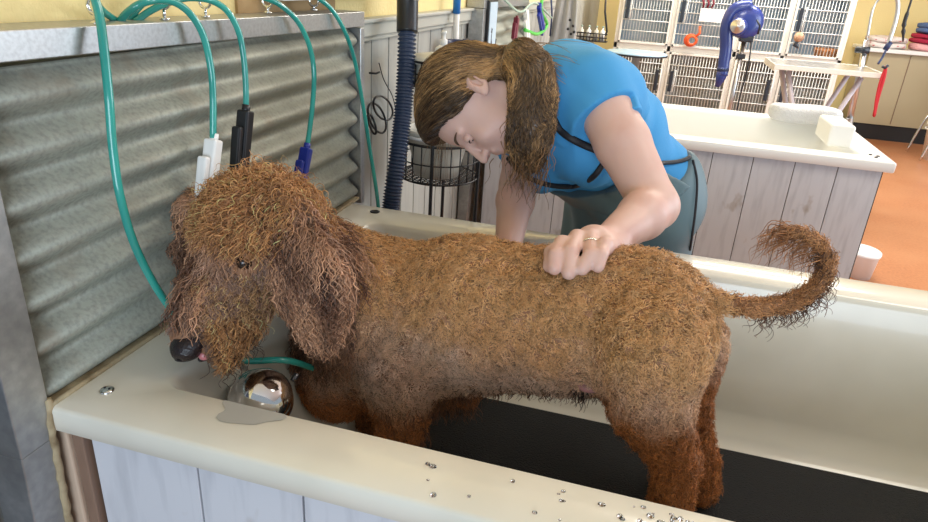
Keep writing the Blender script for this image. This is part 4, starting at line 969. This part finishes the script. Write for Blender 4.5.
def torso(f, g, k=.05):
    f.cone(W3(568, 90, 1.10), W3(618, 128, 1.16), .108+g, .102+g, .0)
    """g = how much bigger than the body"""
    wst = PV+ax_t*.17+np.array([0, 0, .01])
    f.cone(PV-hipb*.055, PV+hipb*.055, .125+g, .125+g, .0 if False else k, flat=(hf, .92))
    f.cone(PV, wst, .13+g, .118+g, k); f.cone(wst, CH-ax_t*.02, .118+g, .132+g, k, flat=(fr_, .92))
    f.cone(wst-br*.03, wst+br*.03, .112+g, .112+g, k)
    f.cone(CH-br*.075-ax_t*.03, CH+br*.075-ax_t*.03, .112+g, .112+g, k, flat=(fr_, .92))
    for s in (-1, 1): f.ell(CH+br*s*.075+fr_*.092-ax_t*.085, (.070+g, .070+g, .066+g), .035)
H = .0045
bd_ = Field((.12, .38, .0), (1.08, 1.50, 1.40), H)
torso(bd_, -.006)
def arm(f, S_, E_, W_, g=0, r=(.060, .050, .047, .030)):
    f.cone(S_, S_+(E_-S_)*.5, r[0]+g, (r[0]+r[1])/2+.003+g, .02); f.cone(S_+(E_-S_)*.5, E_, (r[0]+r[1])/2+.003+g, r[1]-.004+g, .012)
    m1 = E_+(W_-E_)*.28; f.cone(E_, m1, r[1]-.006+g, r[2]+g, .02); f.cone(m1, W_, r[2]+g, r[3]+g, .015)
arm(bd_, LS, LE, LW); arm(bd_, RS, RE, RW, r=(.055, .048, .045, .030))
bd_.cone(LS-br*.03, NB, .055, .05, .03); bd_.cone(RS, NB, .05, .05, .03)
for s in (-1, 1):                                         # legs down to the floor
    hp_ = PV+hipb*s*.085; kn = np.array([hp_[0]+.0-.02, hp_[1]+.0, .50]); an = np.array([hp_[0]+.03, hp_[1]+.02, .09])
    bd_.cone(hp_+[0, 0, -.05], kn, .085, .055, .03); bd_.cone(kn, an, .052, .036, .02); bd_.cone(an+[0, 0, -.04], an+np.array([hf[0], hf[1], 0])*.14+[0, 0, -.055], .036, .026, .02)
# head: looks straight down, crown to the left; local axes: U towards the crown, N where the face looks, S towards the viewer
U = nrm(W3(410, 103, .90)-W3(512, 114, .90)); Nf = W3(482, 170, .885)-W3(463, 98, .90); Nf = nrm(Nf-U*(Nf@U)); Sd = nrm(np.cross(U, Nf)); Sd = Sd if Sd[1] < 0 else -Sd
Nf = nrm(Nf+Sd*.34); Sd = nrm(Sd-Nf*(Sd@Nf))              # face turned a little to the viewer
hl = lambda u, n, s: HD+(U*u+Nf*n+Sd*s)*HS
RH = np.stack([U, Nf, Sd], 1)
def head(f):
    f.cone(NB, hl(-.075, -.030, 0), 0.0633, 0.0588, .02)
    f.ell(hl(.025, -.012, 0), (0.0994, 0.1040, 0.0836), .02, rot=RH)                 # skull
    f.ell(hl(-.035, .030, 0), (0.0814, 0.0655, 0.0678), .02, rot=RH)                 # face
    f.ell(hl(.040, .045, 0), (0.0508, 0.0407, 0.0621), .015, rot=RH)                 # forehead
    f.cone(hl(-.088, .058, 0), hl(-.082, .030, .030), 0.0203, 0.0249, .02); f.cone(hl(-.088, .058, 0), hl(-.082, .030, -.030), 0.0203, 0.0249, .02)   # chin, jaw
    for s in (-1, 1):
        f.ell(hl(-.028, .062, .034*s), (0.0249, 0.0203, 0.0226), .012, rot=RH)       # cheek
        f.ell(hl(.006, .080, .030*s), (0.0181, 0.0136, 0.0203), .008, rot=RH, mode='cut')  # eye socket
        f.cone(hl(.022, .076, .014*s), hl(.020, .066, .046*s), 0.0085, 0.0068, .010)     # brow ridge
    f.cone(hl(.012, .084, 0), hl(-.026, .104, 0), 0.0073, 0.0107, .008)           # nose
    for s in (-1, 1): f.ell(hl(-.028, .095, .009*s), (0.0090, 0.0102, 0.0079), .005, rot=RH)
    f.cone(hl(-.047, .084, -.014), hl(-.047, .084, .014), 0.0085, 0.0085, .008)   # mouth mound
    f.cone(hl(-.063, .080, -.010), hl(-.063, .080, .010), 0.0079, 0.0079, .008)
    f.cone(hl(-.055, .096, -.022), hl(-.055, .096, .022), 0.0025, 0.0025, .003, mode='cut')
head(bd_)
eu = nrm(U*.85-Nf*.50); en = nrm(np.cross(eu, Sd)); en = en if en@Nf > 0 else -en     # ear: long axis, width
def ear(f, s):
    c = hl(-.004, -.028, s*.072); RE_ = np.stack([eu, en, Sd*s], 1); o = Sd*s*.004-en*.003
    f.ell(c, (.030, .019, .009), .006, rot=RE_); f.ell(c-eu*.026+en*.004, (.010, .009, .006), .006, rot=RE_)
    f.ell(c+o*1.6+eu*.004+en*.001, (.020, .0115, .0075), .002, rot=RE_, mode='cut')
    f.cone(c+eu*.012-en*.004+o, c-eu*.010-en*.006+o, .0024, .0026, .004); f.ell(c-eu*.008+en*.011+o, (.005, .004, .004), .003, rot=RE_)
for s in (-1, 1): bd_.ell(hl(-.004, -.028, s*.066), (.024, .015, .007), .006, rot=np.stack([eu, en, Sd*s], 1))
# left hand, knuckles up and fingers bent down into the curls
def onfur(x, y, o): h_ = DOGF.hit(x, y); return h_+DOGF.grad(h_[None])[0]*o+nrm(CAM-h_)*.010
KN = [onfur(x, y, o) for x, y, o in ((561, 252, .017), (575, 249, .020), (590, 249, .020), (603, 253, .016))]
MD = [onfur(x, y, o) for x, y, o in ((557, 263, .021), (571, 263, .023), (586, 263, .023), (600, 264, .020))]
TP = [onfur(x, y, o) for x, y, o in ((556, 273, .013), (569, 275, .013), (583, 274, .013), (597, 271, .013))]
LW = W3(611, 246, .575)+np.array([0, 0, .0])
pc_ = (KN[1]+KN[2])/2; bd_.cone(LW, LW*.4+pc_*.6, .033, .036, .012, flat=(Vector((0, -.3, 1)), .75))
for i in range(4):
    bd_.cone(LW+(KN[i]-LW)*.35, KN[i]+[0, 0, -.004], .022, .0150, .008); bd_.cone(KN[i], KN[i]+[0, 0, .001], .0160, .0160, .004)
    r = (.0146, .0150, .0142, .0130)[i]
    bd_.cone(KN[i], MD[i], r, r*.96, .002); bd_.cone(MD[i], TP[i], r*.96, r*.86, .002)
th = [LW+(KN[0]-LW)*.30+[-.012, 0, -.01], onfur(551, 258, .012), onfur(549, 268, .006)]
bd_.cone(th[0], th[1], .018, .013, .008); bd_.cone(th[1], th[2], .013, .011, .004)
# right hand beyond the dog, fingers spread down its flank
rd = nrm(RW-RE); hc = RW+rd*.045; bd_.cone(RW, hc, .028, .030, .012, flat=(Vector((1, 0, 0)), .7))
for i in range(4):
    o_ = np.array([(-.028+.018*i), .0, 0.0]); a = hc+o_+rd*.02; b_ = a+np.array([.002*(i-1.5), -.018, -.032]); c_ = b_+np.array([0, -.022, -.014])
    bd_.cone(a-rd*.03, a, .012, .0105, .006); bd_.cone(a, b_, .0102, .0092, .003); bd_.cone(b_, c_, .0092, .008, .003)
bd_.cone(hc+[.02, 0, .01], hc+[.045, -.012, -.015], .013, .011, .006); bd_.cone(hc+[.045, -.012, -.015], hc+[.05, -.03, -.03], .011, .009, .003)
wb, _, _ = field_mesh(bd_, 'body', M['skin'], woman, 2)

# t-shirt
sh = Field((.30, .70, .85), (1.02, 1.48, 1.42), .005)
sp_ = np.stack(np.meshgrid(*sh.ax, indexing='ij'), -1)
ld = nrm(LE-LS); rdv = nrm(RE-RS); nkd = nrm(HD-NB)
sh.cone(LS-br*.04, LS+(LE-LS)*.50, .074, .079, .0); sh.cone(LS-br*.03, NB, .066, .064, .03)
sh.d = np.where(np.linalg.norm(sp_-LS, axis=-1) < .15, np.minimum(sh.d, bd_.val(sp_.reshape(-1, 3)).reshape(sh.d.shape).astype(np.float32)-.010), sh.d)
sh.plane(LS+ld*.085, ld+nrm(np.array([.35, 0, .45]))*.12)
s2 = Field(sh.lo, sh.lo+sh.h*(sh.n-1), sh.h); s2.cone(RS+br*.04, RS+(RE-RS)*.75, .068, .070, .0); s2.cone(RS, NB, .062, .062, .03); s2.plane(RS+rdv*.125, rdv)
sh.d = np.minimum(sh.d, s2.d[:sh.n[0], :sh.n[1], :sh.n[2]]) if s2.d.shape != sh.d.shape else np.minimum(sh.d, s2.d)
sh.plane(NB+nkd*.068, nkd)
torso(sh, .014, .035)
inside = ((sp_-PV)@ax_t < np.linalg.norm(CH-PV)+.02) & ((sp_-PV)@ax_t > 0) & (np.linalg.norm(sp_-(LE+LW)/2, axis=-1) > .22) & (np.linalg.norm(sp_-(RE+RW)/2, axis=-1) > .20) & ((sp_-RS)@rdv < .12) & ((sp_-LS)@ld < .12)
sh.d = np.where(inside, np.minimum(sh.d, bd_.val(sp_.reshape(-1, 3)).reshape(sh.d.shape).astype(np.float32)-.008), sh.d)
sh.plane(PV+ax_t*.055, -ax_t*.75+np.array([0, 0, -.55]))                         # hem
def folds(p):
    u = (p-PV)@ax_t; v = (p-PV)@br; z = (p-PV)@fr_
    return .003-.0065*np.abs(np.sin(u*26+v*14+2.5*np.sin(v*11+u*5)))*np.clip(.8-u*.9, .2, 1)-.006*np.abs(np.sin(v*26-u*22+2*np.sin(u*14)))*np.clip(1-np.abs(u-.28)/.22, .1, 1)
sh.wrinkle(folds)
field_mesh(sh, 't_shirt', M['shirt'], woman, 3)
# apron: skirt wrapped round the hips and a bib under the chest
ap = Field((.45, .90, .30), (1.06, 1.52, 1.25), .006)
wst = PV+ax_t*.10
ap.cone(PV-hipb*.065, PV+hipb*.065, .140, .140, .0, flat=(hf, .95)); ap.cone(PV+[0, 0, -.05], PV+[0, .01, -.42], .148, .165, .06); ap.cone(PV-hipb*.09+[0, 0, -.05], PV-hipb*.10+[0, 0, -.42], .11, .13, .05); ap.cone(PV+hipb*.09+[0, 0, -.05], PV+hipb*.10+[0, 0, -.42], .11, .13, .05)
ap.cone(PV, wst, .150, .138, .04)
ap.plane([0, 0, .48], [0, 0, -1]); ap.plane(PV+ax_t*.075, ax_t*.75+np.array([0, 0, .55]))
ap.wrinkle(lambda p: .006*np.sin(((p-PV)@hipb)*46+p[..., 2]*9+2*np.sin(p[..., 2]*14)))
field_mesh(ap, 'apron_skirt', M['apron'], woman, 3)
bib = Field((.34, .80, .80), (.98, 1.45, 1.35), .005)
torso(bib, .029, .045)
bib.plane(PV+ax_t*.05, -ax_t*.75+np.array([0, 0, -.55])); bib.plane(CH-ax_t*.18, ax_t)
bib.plane(CH+fr_*.045, -fr_); 
bib.wrinkle(lambda p: .003*np.sin(((p-PV)@br)*60+((p-PV)@ax_t)*30))
field_mesh(bib, 'apron_bib', M['apron'], woman, 3)
def surfline(fl_, pts, push=.008):
    return [np.array(fl_.hit(x, y))+nrm(CAM-fl_.hit(x, y))*push for x, y in pts]
uni = Field((.30, .70, .40), (1.06, 1.50, 1.42), .006)
for g_ in (sh, bib, ap):
    gg = np.meshgrid(*uni.ax, indexing='ij'); pp = np.stack(gg, -1).reshape(-1, 3)
    ok = np.all((pp > g_.lo) & (pp < g_.lo+g_.h*(g_.n-1)), axis=1); vv = np.full(len(pp), .25); vv[ok] = g_.val(pp[ok]); uni.d = np.minimum(uni.d, vv.reshape(uni.d.shape).astype(np.float32))
for nm, pts, r in (('waist_tie', [(650, 164), (662, 163), (675, 162), (684, 160), (690, 157)], .0055),
                   ('apron_strap', [(553, 118), (560, 130), (572, 139), (586, 146), (600, 152), (606, 158)], .0085),
                   ('apron_piping', [(508, 158), (520, 172), (536, 181), (555, 186), (575, 186), (592, 178), (604, 163)], .0065),
                   ('side_piping', [(693, 160), (697, 180), (696, 205), (693, 230), (690, 250)], .0030)):
    L2 = surfline(uni, pts); MB().tube(spl(L2, 5), r, 8, flat=(Vector(nrm(CAM-L2[len(L2)//2])), .45)).build(nm, M['piping'], woman)
# trousers, shoes
tr = Field((.48, .95, .04), (1.04, 1.50, 1.0), .008)
for s in (-1, 1):
    hp_ = PV+hipb*s*.085; kn = np.array([hp_[0]-.02, hp_[1], .50]); an = np.array([hp_[0]+.03, hp_[1]+.02, .09])
    tr.cone(hp_+[0, 0, -.03], kn, .100, .070, .03); tr.cone(kn, an, .068, .056, .03)
tr.cone(PV-hipb*.06, PV+hipb*.06, .135, .135, .03)
field_mesh(tr, 'trousers', M['jeans'], woman, 2)
for s in (-1, 1):
    hp_ = PV+hipb*s*.085; an = np.array([hp_[0]+.03, hp_[1]+.02, .0])
    g_ = Field(an-.20, an+.24, .006); t0 = an+[0, 0, .04]; t1 = t0+np.array([hf[0], hf[1], 0])*.16
    g_.cone(t0-np.array([hf[0], hf[1], 0])*.03, t1, .045, .042, .01); g_.ell(t0+[0, 0, .04], (.045, .045, .04), .02); g_.plane([0, 0, .004], [0, 0, -1])
    field_mesh(g_, 'shoe', M['shoe'], woman, 2)
# face details
for s in (-1, 1):
    ef = Field(hl(-.004, -.028, s*.072)-.045, hl(-.004, -.028, s*.072)+.045, .0014); ear(ef, s); field_mesh(ef, 'ear', M['skin'], woman, 1)
es = Field(hl(0, .07, .03)-.05, hl(0, .07, .03)+.05, .0015)
for s in (-1, 1):
    ec = hl(.004, .0705, .031*s)
    MB().lathe([(.0105*math.sin(a)+.0001, -.0105*math.cos(a)) for a in np.linspace(0, math.pi, 14)], ec, 20).build('eyeball', M['eyewhite'], woman)
    MB().lathe([(.0120*math.sin(a)+.0001, -.0120*math.cos(a)) for a in np.linspace(0, math.pi, 14)], ec+U*.0008, 20).build('closed_lid', M['skin'], woman)
    MB().lathe([(.0048, 0), (.0042, .0012), (.001, .002)], ec+Nf*.0060-U*.0070, 16, axis=nrm(Nf-U*.8)).build('iris', M['iris'], woman)
    lp = [ec+U*(-.0052+.0016*math.sin(math.pi*i/8))+Nf*(.0112*math.cos((i/8-.5)*1.5))+Sd*s*(.0125*math.sin((i/8-.45)*2.2)) for i in range(9)]
    MB().tube(lp, [.0006, .0011, .0014, .0016, .0017, .0017, .0016, .0013, .0008], 8).build('eyelashes', M['iris'], woman)
    bp = [hl(.026+.005*math.sin(math.pi*i/7), .0835-.016*(i/7)**2, s*(.012+.038*i/7)) for i in range(8)]
    MB().tube(bp, [.002, .003, .003, .003, .0028, .0024, .002, .001], 7).build('eyebrow', M['brow'], woman)
MB().tube([hl(-.049, .0855-.0006*abs(k-4)**2, .0055*(k-4)) for k in range(9)], [.001, .0028, .004, .0042, .0038, .0042, .004, .0028, .001], 8).build('upper_lip', M['lips'], woman)
MB().tube([hl(-.0605, .0835-.0006*abs(k-4)**2, .005*(k-4)) for k in range(9)], [.001, .003, .0045, .005, .005, .005, .0045, .003, .001], 8).build('lower_lip', M['lips'], woman)
rc1 = KN[2]+(MD[2]-KN[2])*.5; rdx = Vector(nrm(MD[2]-KN[2])); o1 = rdx.orthogonal().normalized(); o2 = rdx.cross(o1)
MB().tube([Vector(rc1)+(o1*math.cos(a)+o2*math.sin(a))*.0150 for a in np.linspace(0, 6.2832, 30)], .0013, 8, caps=False).build('ring', M['gold'], woman)
for i in range(4): pass

# hair: cap combed back to the tie, ponytail falling beside the face
TIE = W3(512, 64, .90)
hf_ = Field((.08, .62, .88), (.80, 1.15, 1.42), .004)
hf_.ell(hl(.035, -.026, 0), (.116, .112, .100), .02, rot=RH); hf_.ell(hl(.060, .030, 0), (.078, .080, .084), .02, rot=RH)
hf_.ell(hl(-.02, -.055, 0), (.078, .066, .074), .02, rot=RH)
hf_.plane(hl(.036, .055, 0), nrm(-U*.85+Nf*.50), lo=HD-.2, hi=TIE+[.0, .3, .3]); hf_.plane(hl(.0, .012, 0), nrm(-U*.62+Nf*.8), lo=HD-.2, hi=TIE+[.0, .3, .3])   # hairline
hf_.cone(hl(.0, -.07, .01), TIE, .055, .028, .02)
hf_.ell(hl(-.006, -.024, .088), (.038, .028, .026), .008, rot=RH, mode='cut')
PT = [TIE, W3(522, 60, .88), W3(531, 74, .86), W3(534, 98, .845), W3(532, 125, .835), W3(529, 146, .83), W3(533, 160, .83)]
PR = [.028, .036, .042, .044, .044, .038, .020]
for i in range(6): hf_.cone(PT[i], PT[i+1], PR[i], PR[i+1], .025)
hf_.cone(W3(523, 85, .85), W3(526, 145, .84), .026, .020, .02)
hf_.wrinkle(lambda p: .0025*wavy(p, 4, 61))
hm, HV, HF = field_mesh(hf_, 'hair', M['hairp'], woman, 2)
nv = len(HV); ca = hm.data.color_attributes.new('col', 'FLOAT_COLOR', 'POINT'); ca.data.foreach_set('color', np.tile(np.array([.06, .035, .02, 1]), (nv, 1)).astype(np.float32).ravel())
TieP = TIE
PTa = np.array(spl(PT, 5))
def hdir(p):
    i = np.argmin(np.linalg.norm(p[:, None]-PTa[None], axis=2), axis=1); dist = np.linalg.norm(p-PTa[i], axis=1)
    tang = nrm(PTa[np.clip(i+1, 0, len(PTa)-1)]-PTa[np.clip(i-1, 0, len(PTa)-1)])
    w_ = np.clip((p[:, 0]-TIE[0]+.02)/.03, 0, 1)[:, None]; return nrm(TieP-p)*(1-w_)+(tang+.9*np.stack([wavy(p, 2, 71), wavy(p, 2, 72), wavy(p, 2, 73)], -1))*w_
ph_ = surf_points(HV, HF, 15000, lambda c: .15+np.clip(np.sum(hf_.grad(c)*nrm(CAM-c), 1)+.3, 0, 1)); Nh = len(ph_)
tail_ = (ph_[:, 0] > TIE[0]-.005)
pathh = comb(hf_, ph_, hdir, rng.uniform(.08, .16, Nh), 16, rng.uniform(.0005, .006, Nh), np.where(tail_, .0105, .0022), np.where(tail_, 2.0, .9), rnd=.05, coh=2.2)
streak = np.clip(.34+1.2*wavy(ph_, 1.6, 81)+.7*wavy(ph_, 5, 82), 0, 1)
hcol = lerp(np.array([.032, .017, .011])[None]+ph_*0, np.array([.66, .39, .17])[None]+ph_*0, np.clip(streak*streak*.75+rng.normal(0, .10, Nh)+.12*(ph_[:, 2]-1.12)/.1, 0, 1))
ir = rng.integers(18, len(PTa), 260); rt_ = PTa[ir]+rng.normal(0, .022, (260, 3)); ww = locks(rt_, np.tile([[-.1, -.1, -1.0]], (260, 1)), .07, 12, .006, 1.0, .0011, (.20, .105, .045), .6, .25)
r2 = TIE+rng.normal(0, .012, (60, 3)); w2 = locks(r2, np.tile([[.9, .05, .35]], (60, 1)), .13, 12, .005, .8, .0010, (.30, .17, .07), .35, .16)
fh = np.array([hl(.085-.03*t, .045+.01*t, .02*(t-.5)) for t in rng.random(26)]); w3 = locks(fh, np.tile([[-.08, -.05, -1.0]], (26, 1)), .13, 12, .004, .7, .0006, (.22, .13, .06), .3, .16)
strand_set([(pathh, rng.uniform(.0006, .0012, Nh), hcol), ww, w2, w3], 16, 'hair_strands', M['hairp'], woman)
MB().tube([TIE+np.array([.024*math.cos(a)*.4, .024*math.sin(a), .024*math.cos(a)]) for a in np.linspace(0, 6.283, 20)], .006, 8, caps=False).build('hair_tie', M['apron'], woman)
